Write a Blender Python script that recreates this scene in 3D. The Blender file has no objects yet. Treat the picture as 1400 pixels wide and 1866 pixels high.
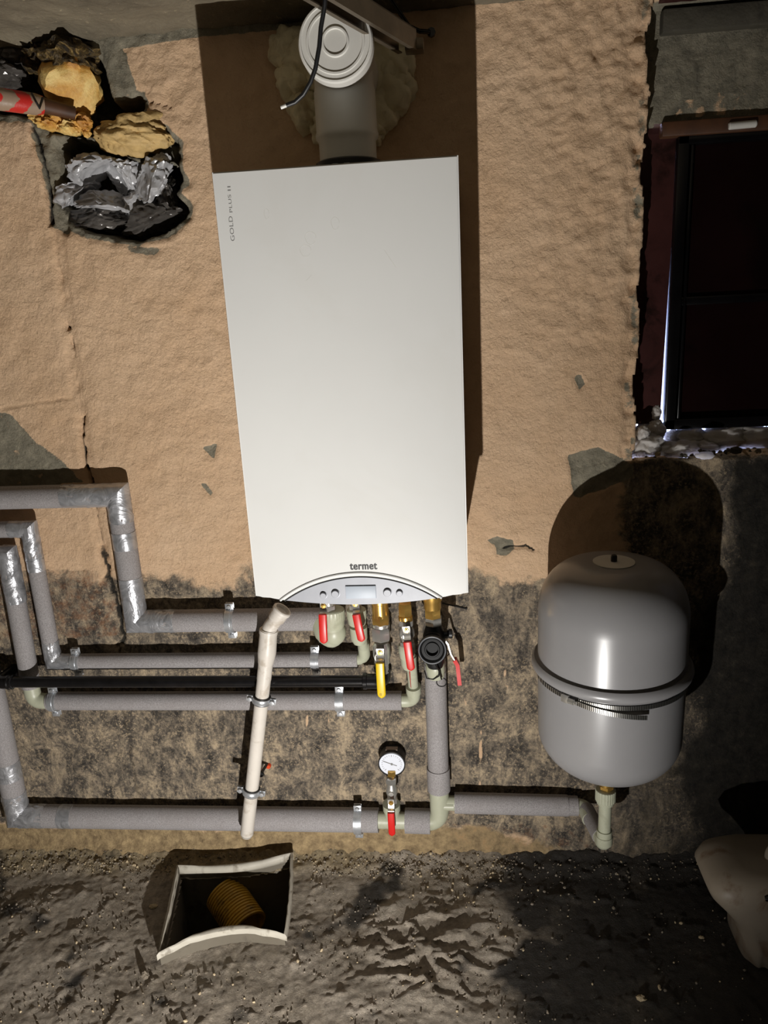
import bpy, bmesh, math, random
import numpy as np
from mathutils import Vector, Matrix
random.seed(7); RNG = np.random.RandomState(11)
S = bpy.context.scene; COL = S.collection; PI = math.pi

# ------------------------------------------------------------------ camera, light, exposure
cam_d = bpy.data.cameras.new('camera'); cam = bpy.data.objects.new('camera', cam_d); COL.objects.link(cam); S.camera = cam
CAM = Vector((0.388, -1.6253, 1.3667))
def cam_basis(pitch, roll, yaw):
    p, r, w = map(math.radians, (pitch, roll, yaw))
    fw = Vector((-math.sin(w)*math.cos(p), math.cos(w)*math.cos(p), -math.sin(p)))
    rt0 = Vector((math.cos(w), math.sin(w), 0)); up0 = rt0.cross(fw)
    rt = math.cos(r)*rt0 + math.sin(r)*up0
    return rt, rt.cross(fw), fw
RT, UP, FW = cam_basis(15.7068, -3.044, 5.8453)
cam.matrix_world = Matrix.Translation(CAM) @ Matrix((RT, UP, -FW)).transposed().to_4x4()
cam_d.sensor_fit = 'VERTICAL'; cam_d.sensor_height = 24; cam_d.sensor_width = 18; cam_d.lens = 1400/1866*24; cam_d.clip_start = 0.02
def at(px, py, y=0.0):
    """point of the plane y = const seen at a pixel (used to read wall positions off the photo)"""
    d = FW + (px-700)/1400*RT - (py-933)/1400*UP
    return CAM + d*((y-CAM.y)/d.y)
S.view_settings.view_transform = 'Standard'; S.view_settings.look = 'None'
S.view_settings.gamma = 1; S.view_settings.use_curve_mapping = False
S.view_settings.exposure = 0.38

W = bpy.data.worlds.new('sky'); S.world = W; W.use_nodes = True
W.node_tree.nodes['Background'].inputs[0].default_value = (0.48, 0.58, 1.0, 1); W.node_tree.nodes['Background'].inputs[1].default_value = 12.0
tl = bpy.data.lights.new('torch', 'SPOT'); to = bpy.data.objects.new('torch', tl); COL.objects.link(to)
LP = Vector((0.272, -1.23, 0.20))
def beam(o, energy, az, el, size):
    o.data.energy = energy; o.data.color = (1.0, 0.97, 0.93); o.data.spot_size = math.radians(size); o.data.spot_blend = 1.0; o.data.shadow_soft_size = 0.006
    a, e = math.radians(az), math.radians(el); o.location = LP
    o.rotation_euler = Vector((math.sin(a)*math.cos(e), math.cos(a)*math.cos(e), math.sin(e))).to_track_quat('-Z', 'Y').to_euler()
beam(to, 58, -40, 25, 178)                      # wide spill of the torch standing low in front of the wall
t2 = bpy.data.lights.new('upper_fill', 'SPOT'); t2o = bpy.data.objects.new('upper_fill', t2); COL.objects.link(t2o)
beam(t2o, 50, -45, 74, 100)                     # added second spot at the torch, brightens the upper wall and boiler

# ------------------------------------------------------------------ numpy noise
_P = RNG.permutation(256); _P = np.concatenate([_P, _P, _P]); _G = RNG.rand(256)*2-1
_GA = RNG.rand(256)*2*PI
def pn(x, y, seed=0):
    xi = np.floor(x).astype(int); yi = np.floor(y).astype(int); xf = x-xi; yf = y-yi
    def g(ix, iy, dx, dy):
        a = _GA[_P[(_P[(ix+seed*37) & 255]+iy) & 255]]; return np.cos(a)*dx+np.sin(a)*dy
    u = xf*xf*xf*(xf*(xf*6-15)+10); v = yf*yf*yf*(yf*(yf*6-15)+10)
    a = g(xi, yi, xf, yf); b = g(xi+1, yi, xf-1, yf); c = g(xi, yi+1, xf, yf-1); d = g(xi+1, yi+1, xf-1, yf-1)
    return (a+(b-a)*u)*(1-v)+(c+(d-c)*u)*v
def fbm(x, y, sc, o=4, seed=0):
    r = 0; a = 1.0
    for i in range(o): r = r+a*pn(x*sc*2**i+13.1*i, y*sc*2**i+7.7*i, seed+i); a *= .5
    return r
def sdf(x, z, poly):
    """signed distance to polygon, negative inside"""
    d = np.full(x.shape, 1e9); ins = np.zeros(x.shape, bool); n = len(poly)
    for i in range(n):
        x0, z0 = poly[i]; x1, z1 = poly[(i+1) % n]
        ex, ez = x1-x0, z1-z0; t = np.clip(((x-x0)*ex+(z-z0)*ez)/(ex*ex+ez*ez+1e-12), 0, 1)
        d = np.minimum(d, np.hypot(x-x0-t*ex, z-z0-t*ez))
        cond = ((z0 > z) != (z1 > z)); xx = x0+(z-z0)/(z1-z0+1e-12)*ex
        ins ^= cond & (x < xx)
    return np.where(ins, -d, d)
def ss(a, b, x): t = np.clip((x-a)/(b-a), 0, 1); return t*t*(3-2*t)
def px(pts, y=0.0): return [(at(a, b, y).x, at(a, b, y).z) for a, b in pts]
def linedist(x, z, pts):
    d = np.full(x.shape, 1e9)
    for (x0, z0), (x1, z1) in zip(pts[:-1], pts[1:]):
        ex, ez = x1-x0, z1-z0; t = np.clip(((x-x0)*ex+(z-z0)*ez)/(ex*ex+ez*ez+1e-12), 0, 1)
        d = np.minimum(d, np.hypot(x-x0-t*ex, z-z0-t*ez))
    return d

# ------------------------------------------------------------------ materials
def lin(c): return tuple(((v/255)/12.92 if v/255 <= .04045 else ((v/255+.055)/1.055)**2.4) for v in c)+(1,)
class NT:
    def __init__(s, name):
        s.m = bpy.data.materials.new(name); s.m.use_nodes = True; s.t = s.m.node_tree; s.b = s.t.nodes['Principled BSDF']
        s.tc = s.t.nodes.new('ShaderNodeTexCoord')
    def n(s, typ, **k):
        o = s.t.nodes.new('ShaderNode'+typ)
        for a, v in k.items(): setattr(o, a, v)
        return o
    def l(s, a, b): s.t.links.new(a, b)
    def noise(s, scale, detail=4, rough=.5, dist=0, vec=None, stretch=None):
        o = s.n('TexNoise'); o.inputs['Scale'].default_value = scale; o.inputs['Detail'].default_value = detail
        o.inputs['Roughness'].default_value = rough; o.inputs['Distortion'].default_value = dist
        v = vec or s.tc.outputs['Object']
        if stretch:
            mp = s.n('Mapping'); mp.inputs['Scale'].default_value = stretch[:3]
            if len(stretch) > 3: mp.inputs['Rotation'].default_value = stretch[3]
            s.l(v, mp.inputs[0]); v = mp.outputs[0]
        s.l(v, o.inputs['Vector']); return o.outputs['Fac']
    def ramp(s, fac, *stops):
        o = s.n('ValToRGB'); e = o.color_ramp.elements
        while len(e) < len(stops): e.new(.5)
        for el, (p, c) in zip(e, stops): el.position = p; el.color = c if len(c) == 4 else lin(c)
        s.l(fac, o.inputs[0]); return o.outputs[0]
    def fr(s, fac, a, b, lo=0.0, hi=1.0):
        o = s.n('MapRange', interpolation_type='SMOOTHSTEP'); o.inputs[1].default_value = a; o.inputs[2].default_value = b
        o.inputs[3].default_value = lo; o.inputs[4].default_value = hi
        s.l(fac, o.inputs[0]); return o.outputs[0]
    def mix(s, f, a, b):
        o = s.n('Mix', data_type='RGBA')
        for sock, v in ((o.inputs[0], f), (o.inputs[6], a), (o.inputs[7], b)):
            if isinstance(v, (int, float)): sock.default_value = v
            elif isinstance(v, tuple): sock.default_value = v
            else: s.l(v, sock)
        return o.outputs[2]
    def math(s, op, a, b=0.0, clamp=False):
        o = s.n('Math', operation=op); o.use_clamp = clamp
        for sock, v in ((o.inputs[0], a), (o.inputs[1], b)):
            if isinstance(v, (int, float)): sock.default_value = v
            else: s.l(v, sock)
        return o.outputs[0]
    def bump(s, h, strength, dist, prev=None):
        o = s.n('Bump'); o.inputs['Strength'].default_value = strength; o.inputs['Distance'].default_value = dist
        s.l(h, o.inputs['Height'])
        if prev: s.l(prev, o.inputs['Normal'])
        s.l(o.outputs[0], s.b.inputs['Normal']); return o.outputs[0]
    def set(s, col=None, rough=None, metal=None, **k):
        for nm, v in (('Base Color', col), ('Roughness', rough), ('Metallic', metal)):
            if v is None: continue
            if isinstance(v, (int, float, tuple)): s.b.inputs[nm].default_value = v
            else: s.l(v, s.b.inputs[nm])
        for kk, v in k.items(): s.b.inputs[kk.replace('_', ' ')].default_value = v
        return s.m
def simple(name, c, rough=.5, metal=0, var=.08, vs=20, bs=0, bd=.001, bsc=200, stain=None, ss_=8, **k):
    t = NT(name); base = lin(c); f = t.noise(vs, 5, .6)
    d = tuple(v*(1-var) for v in base[:3])+(1,); u = tuple(min(1, v*(1+var)) for v in base[:3])+(1,)
    col = t.ramp(f, (.3, d), (.7, u))
    if stain: col = t.mix(t.fr(t.noise(ss_, 6, .65, .5), .52, .68, 0, stain[1]), col, lin(stain[0]))
    if bs: t.bump(t.noise(bsc, 3, .6), bs, bd)
    return t.set(col, rough, metal, **k)

M = {}
M['white'] = simple('boiler_enamel', (211, 211, 208), .38, 0, .015, 6, .08, .0004, 900, stain=((196, 192, 182), .10), ss_=5)
M['panelgrey'] = simple('control_panel_grey', (158, 160, 166), .45, .1, .04, 40)
M['lcd'] = simple('display_glass', (176, 184, 194), .5, 0, .03, 20)
M['black'] = simple('black_rubber', (20, 20, 21), .45, 0, .2, 60)
M['ink'] = simple('black_print', (16, 15, 15), .5, 0, .05)
M['greyink'] = simple('grey_print', (122, 121, 119), .5, 0, .05)
M['fluewhite'] = simple('flue_plastic', (214, 212, 205), .42, 0, .04, 15, .1, .0005, 300)
M['pvc'] = simple('white_drain_plastic', (214, 207, 197), .4, 0, .03, 30, stain=((150, 132, 108), .45), ss_=22)
M['ppr'] = simple('grey_green_pipe_plastic', (178, 180, 158), .4, 0, .05, 30, stain=((140, 138, 115), .35), ss_=30)
M['pprred'] = simple('red_stripe_print', (165, 40, 35), .5)
M['chrome'] = simple('chrome', (214, 212, 206), .28, .8, .1, 30)
M['steel'] = simple('zinc_steel', (205, 208, 212), .34, .7, .15, 60, .1, .0003, 200)
M['brass'] = simple('brass', (205, 165, 88), .3, .8, .15, 40)
M['blackpaint'] = simple('black_painted_pipe', (26, 25, 26), .22, .2, .3, 40, .25, .0004, 60)
M['red'] = simple('red_grip_plastic', (205, 34, 30), .35, 0, .08, 30)
M['yellow'] = simple('yellow_grip_plastic', (225, 190, 20), .35, 0, .08, 30)
M['tank'] = simple('tank_enamel', (143, 142, 143), .3, 0, .03, 12, stain=((148, 148, 148), .2), ss_=6, Coat_Weight=.15, Coat_Roughness=.25)
M['foam'] = simple('expanding_foam', (226, 216, 184), .75, 0, .15, 12, .5, .004, 60, stain=((150, 118, 70), .5), ss_=14)
M['foamwhite'] = simple('white_foam', (205, 200, 195), .7, 0, .12, 20, .5, .003, 60, stain=((120, 96, 80), .5), ss_=9, Subsurface_Weight=.7, Subsurface_Scale=.03)
M['foamwhite'].node_tree.nodes['Principled BSDF'].inputs['Subsurface Radius'].default_value = (1, 1, 1)
M['bag'] = simple('grey_plastic_bag', (172, 172, 174), .3, .1, .2, 18, .3, .002, 60)
M['bagdark'] = simple('black_plastic_bag', (84, 80, 76), .2, .2, .35, 18, .3, .002, 60)
M['channel'] = simple('galvanised_channel', (120, 108, 92), .4, .7, .2, 20, .2, .001, 100)
M['maroon'] = simple('maroon_paint', (60, 33, 31), .3, 0, .35, 8, .3, .001, 60, stain=((24, 12, 10), .8), ss_=12)
M['panelmaroon'] = simple('dark_maroon_gloss', (24, 11, 11), .12, 0, .3, 5, .05, .0005, 40, stain=((12, 8, 8), .8), ss_=5)
M['sashblack'] = simple('black_sash_paint', (13, 12, 13), .18, 0, .3, 20, .1, .0005, 60)
M['woodedge'] = simple('brown_wood', (74, 44, 22), .6, 0, .3, 30)
M['darkconc'] = simple('sooty_concrete', (70, 66, 55), .8, 0, .3, 10, .7, .004, 50, stain=((28, 26, 22), .8), ss_=9)
M['stone'] = simple('sooty_grey_stone', (112, 102, 88), .8, 0, .25, 30, .7, .003, 70, stain=((55, 50, 42), .7), ss_=18)
M['boulder'] = simple('ochre_rubble_stone', (190, 160, 105), .7, 0, .3, 22, .8, .005, 50, stain=((105, 88, 62), .8), ss_=24)
M['fragment'] = simple('pale_plaster_fragment', (190, 172, 140), .8, 0, .2, 60)
M['boxplastic'] = simple('dirty_grey_box_plastic', (108, 101, 88), .55, 0, .1, 12, .2, .001, 60, stain=((70, 64, 56), .8), ss_=12)
M['boxrim'] = simple('white_rim_plastic', (186, 180, 166), .55, 0, .08, 25, .3, .001, 60, stain=((112, 102, 86), .7), ss_=25)
M['corr'] = simple('yellow_corrugated_plastic', (205, 160, 50), .4, 0, .15, 30, stain=((90, 70, 40), .6), ss_=20)
M['canister'] = simple('dirty_white_canister', (150, 139, 124), .5, 0, .1, 8, .2, .001, 30, stain=((110, 84, 60), .8), ss_=10)
M['orange'] = simple('orange_plug_plastic', (210, 70, 25), .5)
M['dial'] = simple('gauge_face', (224, 228, 238), .35, 0, .02, 30)
M['lens'] = None

t = NT('insulation_foam'); f = t.noise(420, 3, .7); g = t.noise(14, 4, .6)
t.bump(f, .35, .0008); M['insul'] = t.set(t.mix(t.fr(g, .35, .7, 0, .35), t.ramp(f, (.35, (128, 124, 124)), (.68, (170, 166, 166))), lin((138, 131, 128))), .85, 0)
t = NT('silver_tape'); f = t.noise(22, 3, .55, 2.5); f2 = t.noise(70, 3, .5, 3, stretch=(1, 1, .4, (.5, .5, 0))); b = t.bump(f, .5, .006); t.bump(f2, .12, .003, b)
M['tape'] = t.set(t.ramp(f, (.3, (160, 161, 165)), (.7, (205, 206, 210))), .36, .6)
t = NT('striped_wrapped_pipe'); wv = t.n('TexWave', bands_direction='Y'); wv.inputs['Scale'].default_value = 8.5; wv.inputs['Distortion'].default_value = 3; wv.inputs['Detail'].default_value = 3
wv.inputs['Detail Scale'].default_value = 4
t.l(t.tc.outputs['Object'], wv.inputs['Vector']); t.bump(t.noise(80, 4), .4, .002)
M['stripe'] = t.set(t.ramp(wv.outputs['Fac'], (.48, (150, 128, 108)), (.55, (190, 40, 34))), .4, 0)
t = NT('yellow_foam_plug'); f = t.noise(16, 5, .6, .5); f2 = t.noise(90, 5, .7)
t.bump(f2, .8, .004); M['yfoam'] = t.set(t.mix(t.fr(f2, .4, .7, 0, .35), t.ramp(f, (.3, (150, 84, 26)), (.45, (214, 160, 74)), (.62, (236, 205, 130))), lin((170, 120, 60))), .5, 0)
t = NT('burnt_foam'); f = t.noise(34, 5, .7, 2.5); t.bump(f, 1, .01)
M['burnt'] = t.set(t.ramp(f, (.38, (34, 27, 18)), (.56, (92, 74, 40)), (.7, (190, 160, 100))), .35, 0)

# plaster wall: vertex attribute 'mask' = R grime, G bare grey render, B black: soot, cracks, deep holes, window recess ; 'mask2' R orange rust
def wall_mat():
    t = NT('old_wall_plaster')
    a = t.n('Attribute', attribute_name='mask'); s = t.n('SeparateColor'); t.l(a.outputs['Color'], s.inputs[0])
    a2 = t.n('Attribute', attribute_name='mask2'); s2 = t.n('SeparateColor'); t.l(a2.outputs['Color'], s2.inputs[0])
    R, G, B = s.outputs; O, Y, _ = s2.outputs
    n1 = t.noise(5, 6, .6); n2 = t.noise(38, 6, .7); n3 = t.noise(170, 4, .7); n4 = t.noise(15, 8, .75, .6)
    tan = t.ramp(n1, (.3, (220, 184, 147)), (.7, (234, 201, 166)))
    tan = t.mix(t.fr(n2, .5, .72, 0, .3), tan, lin((200, 166, 126)))
    tan = t.mix(t.fr(n3, .58, .75, 0, .3), tan, lin((172, 140, 104)))
    # grime: tan residue scratched through dark soot
    sc1 = t.noise(26, 7, .75, .8, stretch=(1, 1, .45, (0, .7, 0))); sc2 = t.noise(26, 7, .75, .8, stretch=(1, 1, .4, (0, -.9, 0)))
    sc = t.math('MAXIMUM', sc1, sc2); mm = t.math('ADD', t.math('MULTIPLY', sc, .5), t.math('MULTIPLY', n4, .5))
    grime = t.ramp(mm, (.41, (52, 49, 46)), (.48, (92, 85, 77)), (.53, (134, 122, 106)), (.62, (196, 176, 147)))
    n6 = t.noise(130, 6, .8, .4); n7 = t.noise(7, 4, .6)
    grime = t.mix(t.math('MULTIPLY', t.fr(n6, .52, .60, 0, .75), t.fr(n7, .35, .6, .25, 1)), grime, lin((202, 180, 148)))
    grime = t.mix(t.fr(n6, .36, .46, .6, 0), grime, lin((46, 43, 40)))
    fac = t.fr(t.math('ADD', R, t.math('MULTIPLY', t.math('SUBTRACT', n4, .5), 1.6)), .3, .6)
    c = t.mix(fac, tan, grime)
    c = t.mix(t.fr(t.math('ADD', Y, t.math('MULTIPLY', t.math('SUBTRACT', n4, .5), 1.5)), .35, .65), c, t.ramp(n2, (.3, (112, 94, 70)), (.65, (190, 165, 124))))
    c = t.mix(t.fr(t.math('ADD', G, t.math('MULTIPLY', t.math('SUBTRACT', n2, .5), .9)), .4, .55), c, t.ramp(n2, (.3, (112, 108, 94)), (.7, (160, 152, 132))))
    c = t.mix(t.fr(t.math('ADD', O, t.math('MULTIPLY', t.math('SUBTRACT', n2, .5), 1.2)), .3, .9), c, lin((150, 92, 50)))
    c = t.mix(t.fr(t.math('ADD', B, t.math('MULTIPLY', t.math('SUBTRACT', n4, .5), 1.1)), .3, .75, 0, .97), c, t.ramp(n2, (.35, (22, 21, 19)), (.6, (46, 43, 38)), (.75, (78, 72, 60))))
    n5 = t.noise(130, 6, .72, .3)
    b = t.bump(n5, 1.0, .005); t.bump(n3, .6, .0018, b)
    return t.set(c, .82, 0, Specular_IOR_Level=.3)
M['wall'] = wall_mat()
def ground_mat():
    t = NT('dirt_floor'); a = t.n('Attribute', attribute_name='mask'); s = t.n('SeparateColor'); t.l(a.outputs['Color'], s.inputs[0]); R, G, B = s.outputs
    n1 = t.noise(6, 6, .65); n2 = t.noise(60, 6, .7); n3 = t.noise(260, 4, .7)
    c = t.mix(t.fr(n1, .35, .65), t.ramp(n2, (.3, (120, 110, 96)), (.7, (184, 170, 151))), t.ramp(n2, (.3, (152, 142, 128)), (.7, (212, 198, 180))))
    c = t.mix(t.fr(n3, .62, .72, 0, .6), c, lin((190, 170, 130)))
    c = t.mix(R, c, t.ramp(n2, (.3, (110, 98, 74)), (.7, (200, 178, 136))))
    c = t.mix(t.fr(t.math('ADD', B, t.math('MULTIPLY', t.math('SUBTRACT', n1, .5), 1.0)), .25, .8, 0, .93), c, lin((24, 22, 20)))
    b = t.bump(t.noise(150, 7, .8, .8), 1.0, .005); t.bump(n3, .7, .002, b)
    return t.set(c, .62, 0, Specular_IOR_Level=.5)
M['ground'] = ground_mat()
t = NT('ceiling_concrete'); n1 = t.noise(8, 6, .65); n2 = t.noise(70, 6, .7)
b = t.bump(n2, .8, .004); t.bump(t.noise(24, 5, .6, .5), .8, .01, b)
M['ceil'] = t.set(t.mix(t.fr(n2, .6, .72, 0, .6), t.ramp(n1, (.3, (88, 80, 66)), (.7, (128, 118, 98))), lin((200, 184, 150))), .8, 0)  # pale specks are highlights painted into the concrete colour
t = NT('gauge_glass'); M['lens'] = t.set((1, 1, 1, 1), .03, 0, Transmission_Weight=1.0, IOR=1.3, Alpha=.25)

# ------------------------------------------------------------------ mesh helpers
def link(name, bm, m, parent=None, smooth=True, angle=40, mats=None):
    me = bpy.data.meshes.new(name); bmesh.ops.recalc_face_normals(bm, faces=bm.faces[:]); bm.to_mesh(me); bm.free()
    for mm in (mats or [m]): me.materials.append(M[mm] if isinstance(mm, str) else mm)
    if smooth:
        me.shade_smooth()
        try: me.set_sharp_from_angle(angle=math.radians(angle))
        except Exception: pass
    o = bpy.data.objects.new(name, me); COL.objects.link(o)
    if parent is not None:
        o.parent = parent; o.matrix_parent_inverse = Matrix.Translation(-world_loc(parent))
    return o
def world_loc(o):
    v = Vector(o.location)
    if o.parent: v = Vector(o.get('_w', (0, 0, 0)))
    return v if not o.parent else Vector((0, 0, 0))
# Parts are modelled in world coordinates; an Empty sits at the thing's base, its children get the inverse offset
def thing(name, label, cat, loc, group=None):
    o = bpy.data.objects.new(name, None); COL.objects.link(o); o.location = loc; o.empty_display_size = .03
    return tag(o, label, cat, group)
def tag(o, label, cat, group=None, kind=None):
    if label: o['label'] = label
    if cat: o['category'] = cat
    if group: o['group'] = group
    if kind: o['kind'] = kind
    return o
def part(name, bm, m, parent, label=None, **k):
    o = link(name, bm, m, None, **k); o.parent = parent
    if parent.type == 'EMPTY': o.matrix_parent_inverse = Matrix.Translation(-parent.location)
    if label: o['label'] = label
    return o
def frame(d):
    d = Vector(d).normalized(); a = Vector((0, 0, 1)) if abs(d.z) < .9 else Vector((1, 0, 0))
    u = a.cross(d).normalized(); return u, d.cross(u)
def tube(bm, pts, r, seg=20, cap=True, noise=0, mi=0, closed=False):
    pts = [Vector(p) for p in pts]; n = len(pts); rs = r if isinstance(r, (list, tuple)) else [r]*n
    dirs = [(pts[i+1]-pts[i]).normalized() for i in range(n-1)]
    u, v = frame(dirs[0]); rings = []
    for i in range(n):
        if i == 0: tdir = dirs[0]; k = 1
        elif i == n-1: tdir = dirs[-1]; k = 1
        else:
            tdir = (dirs[i-1]+dirs[i]).normalized()
            if i < n: q = dirs[i-1].rotation_difference(dirs[i])
        ring = []
        for j in range(seg):
            a = 2*PI*j/seg; off = (u*math.cos(a)+v*math.sin(a))*rs[i]*(1+(random.uniform(-noise, noise) if noise else 0))
            if 0 < i < n-1:     # shear onto the mitre plane
                dd = dirs[i-1]; off = off-dd*(off.dot(tdir)/max(dd.dot(tdir), .62))
            ring.append(bm.verts.new(pts[i]+off))
        rings.append(ring)
        if 0 < i < n-1: u = q @ u; v = q @ v
    for a, b in zip(rings[:-1], rings[1:]):
        for j in range(seg):
            f = bm.faces.new((a[j], a[(j+1) % seg], b[(j+1) % seg], b[j])); f.material_index = mi
    if cap: bm.faces.new(rings[0][::-1]).material_index = mi; bm.faces.new(rings[-1]).material_index = mi
    return rings
def lathe(bm, prof, o, d=(0, 0, 1), seg=32, rib=None, mi=0):
    """prof: list of (radius, height); rib=(n, depth, h0, h1) grooves"""
    o = Vector(o); d = Vector(d).normalized(); u, v = frame(d); rings = []
    for r, h in prof:
        ring = []
        for j in range(seg):
            a = 2*PI*j/seg; rr = r
            if rib and rib[2] <= h <= rib[3]: rr = r-(rib[1] if j % 2 else 0)
            ring.append(bm.verts.new(o+d*h+(u*math.cos(a)+v*math.sin(a))*max(rr, 1e-5)))
        rings.append(ring)
    for a, b in zip(rings[:-1], rings[1:]):
        for j in range(seg): bm.faces.new((a[j], a[(j+1) % seg], b[(j+1) % seg], b[j])).material_index = mi
    bm.faces.new(rings[0][::-1]).material_index = mi; bm.faces.new(rings[-1]).material_index = mi
def box(bm, a, b, bev=0, segs=2, rot=None, mi=0):
    a = Vector(a); b = Vector(b); c = (a+b)/2; s = b-a
    m = Matrix.Translation(c) @ (rot.to_4x4() if rot else Matrix.Identity(4)) @ Matrix.Diagonal((abs(s.x), abs(s.y), abs(s.z), 1))
    r = bmesh.ops.create_cube(bm, size=1, matrix=m); vs = r['verts']
    if bev:
        es = list({e for v in vs for e in v.link_edges}); bmesh.ops.bevel(bm, geom=es, offset=bev, segments=segs, affect='EDGES', profile=.5)
def prism(bm, poly, o, ux, uy, depth, bev=0):
    """extrude a 2-D outline from plane (o, ux, uy) along ux x uy by depth"""
    o, ux, uy = Vector(o), Vector(ux), Vector(uy); n = ux.cross(uy)*depth
    A = [bm.verts.new(o+ux*x+uy*y) for x, y in poly]; B = [bm.verts.new(v.co+n) for v in A]
    k = len(A); fs = [bm.faces.new(A), bm.faces.new(B[::-1])]
    for i in range(k): fs.append(bm.faces.new((A[i], B[i], B[(i+1) % k], A[(i+1) % k])))
    if bev:
        es = list({e for f in fs[:2] for e in f.edges}); bmesh.ops.bevel(bm, geom=es, offset=bev, segments=2, affect='EDGES')
def strip(bm, path, width_dir, w, th):
    """bent flat bar: path of points, width along width_dir, thickness th"""
    wd = Vector(width_dir).normalized()*w/2; P = [Vector(p) for p in path]; n = len(P); rows = []
    for i in range(n):
        d = (P[min(i+1, n-1)]-P[max(i-1, 0)]).normalized(); nn = d.cross(wd).normalized()*th/2
        rows.append([bm.verts.new(P[i]+s1*wd+s2*nn) for s1, s2 in ((-1, -1), (1, -1), (1, 1), (-1, 1))])
    for a, b in zip(rows[:-1], rows[1:]):
        for j in range(4): bm.faces.new((a[j], a[(j+1) % 4], b[(j+1) % 4], b[j]))
    bm.faces.new(rows[0][::-1]); bm.faces.new(rows[-1])
def blob(bm, c, rad, sub=4, amp=.12, sc=3.0, seed=0, ridged=False, flat=0):
    r = bmesh.ops.create_icosphere(bm, subdivisions=sub, radius=1); c = Vector(c); rad = Vector(rad)
    co = np.array([v.co[:] for v in r['verts']])
    n = fbm(co[:, 0]*1+co[:, 2]*.7+seed*3.3, co[:, 1]+co[:, 2]*.9-seed*1.7, sc, 4, seed % 5)
    n2 = fbm(co[:, 2]*1+5+seed, co[:, 0]*.8-co[:, 1]*.7, sc, 4, (seed+2) % 5)
    k = n+n2
    if ridged: k = .5-np.abs(k)*1.6
    for v, kk in zip(r['verts'], k):
        p = v.co*(1+amp*kk); v.co = c+Vector((p.x*rad.x, p.y*rad.y, p.z*rad.z))
def arc(c, a, b, r, t0, t1, n=8):
    """points on an arc about c in the plane a, b"""
    c, a, b = Vector(c), Vector(a), Vector(b)
    return [c+a*(r*math.cos(t0+(t1-t0)*i/n))+b*(r*math.sin(t0+(t1-t0)*i/n)) for i in range(n+1)]
def bend(p0, p1, p2, r, n=8):
    """round the corner p1 of the path p0-p1-p2"""
    p0, p1, p2 = Vector(p0), Vector(p1), Vector(p2); a = (p0-p1).normalized(); b = (p2-p1).normalized()
    out = [p0]; A = p1+a*r; B = p1+b*r
    for i in range(n+1):
        t_ = i/n; out.append(A*(1-t_)**2+p1*2*t_*(1-t_)+B*t_**2)
    return out+[p2]
def hexnut(bm, c, d, r, h): lathe(bm, [(r*.9, 0), (r, h*.12), (r, h*.88), (r*.9, h)], c, d, 6)
def Bm(): return bmesh.new()

# ------------------------------------------------------------------ SETTING: back wall
GX = 0.0042
xs = np.arange(-1.25, 1.72, GX); zs = np.arange(-.08, 1.90, GX); X, Z = np.meshgrid(xs, zs)
warp = .006*fbm(X, Z, 28, 4, 3)
rgh = 1+1.6*ss(.45, .7, X)*ss(1.15, 1.35, Z)+1.0*ss(1.6, 1.8, Z)
H = .0045*fbm(X, Z, 7, 3, 1)+rgh*(.0026*fbm(X, Z, 30, 4, 2)+.0016*np.abs(fbm(X+.02*fbm(X, Z, 9, 2, 4), Z, 45, 3, 5)))
R = np.zeros_like(X); G = np.zeros_like(X); B = np.zeros_like(X); O = np.zeros_like(X); Yl = np.zeros_like(X)
nz = fbm(X, Z, 6, 5, 7)
R = np.maximum(ss(.80, .69, Z+.05*nz), 0)
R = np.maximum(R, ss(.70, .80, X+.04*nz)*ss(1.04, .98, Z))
band_ = ss(.11, .05, Z+.03*nz)*ss(.80, .35, X)                     # pale strip above the floor
Yl = band_
R = R*(1-band_)
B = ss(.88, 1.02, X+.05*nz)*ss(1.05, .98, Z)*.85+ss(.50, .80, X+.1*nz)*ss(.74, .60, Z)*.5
B = np.maximum(B, ss(.7, .9, X)*ss(.1, .04, Z)*.2)
# top row: grey fillet near the ceiling on the left, rough patches right
G = np.maximum(G, ss(1.853, 1.868, Z+.006*nz-.03*X)*.9)
# holes
hole_bag = px([(100, 268), (118, 245), (150, 250), (190, 270), (240, 288), (322, 282), (322, 300), (330, 330), (318, 352), (342, 385), (312, 418), (250, 440), (200, 432), (150, 420), (122, 402), (98, 365), (106, 330)])
hole_top = px([(-80, 60), (0, 58), (28, 62), (60, 82), (95, 74), (130, 70), (165, 84), (180, 110), (198, 165), (205, 190), (192, 215), (172, 245), (140, 250), (95, 240), (62, 212), (0, 206), (-80, 200)])
slot = px([(198, 190), (212, 183), (258, 173), (262, 190), (252, 206), (262, 222), (300, 236), (322, 262), (318, 285), (250, 290), (180, 275), (165, 245), (178, 215)])
sd1 = sdf(X, Z, hole_bag)+warp; sd2 = sdf(X, Z, hole_top)+warp; sd3 = sdf(X, Z, slot)+warp
Hole = .17*ss(.003, -.012, sd1)+0*X
Hole = np.maximum(Hole, .15*ss(.003, -.012, sd2)); Hole = np.maximum(Hole, .10*ss(.003, -.012, sd3))
rough_edge = np.minimum(np.minimum(sd1, sd2), sd3)
chip = ss(.022, .004, rough_edge+.012*nz)
H += chip*(.006+.008*fbm(X, Z, 40, 3, 6)); G = np.maximum(G, chip*.75)
H += Hole*(1+.25*fbm(X, Z, 16, 3, 8)); G = np.maximum(G, ss(.01, .05, Hole)); B = np.maximum(B, ss(.06, .14, Hole)*.5)  # hole surface goes grey, then blacker with depth
blk = sdf(X, Z, px([(176, 75), (206, 76), (232, 95), (238, 125), (248, 160), (245, 172), (208, 178), (194, 150)]))+warp*.6
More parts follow.
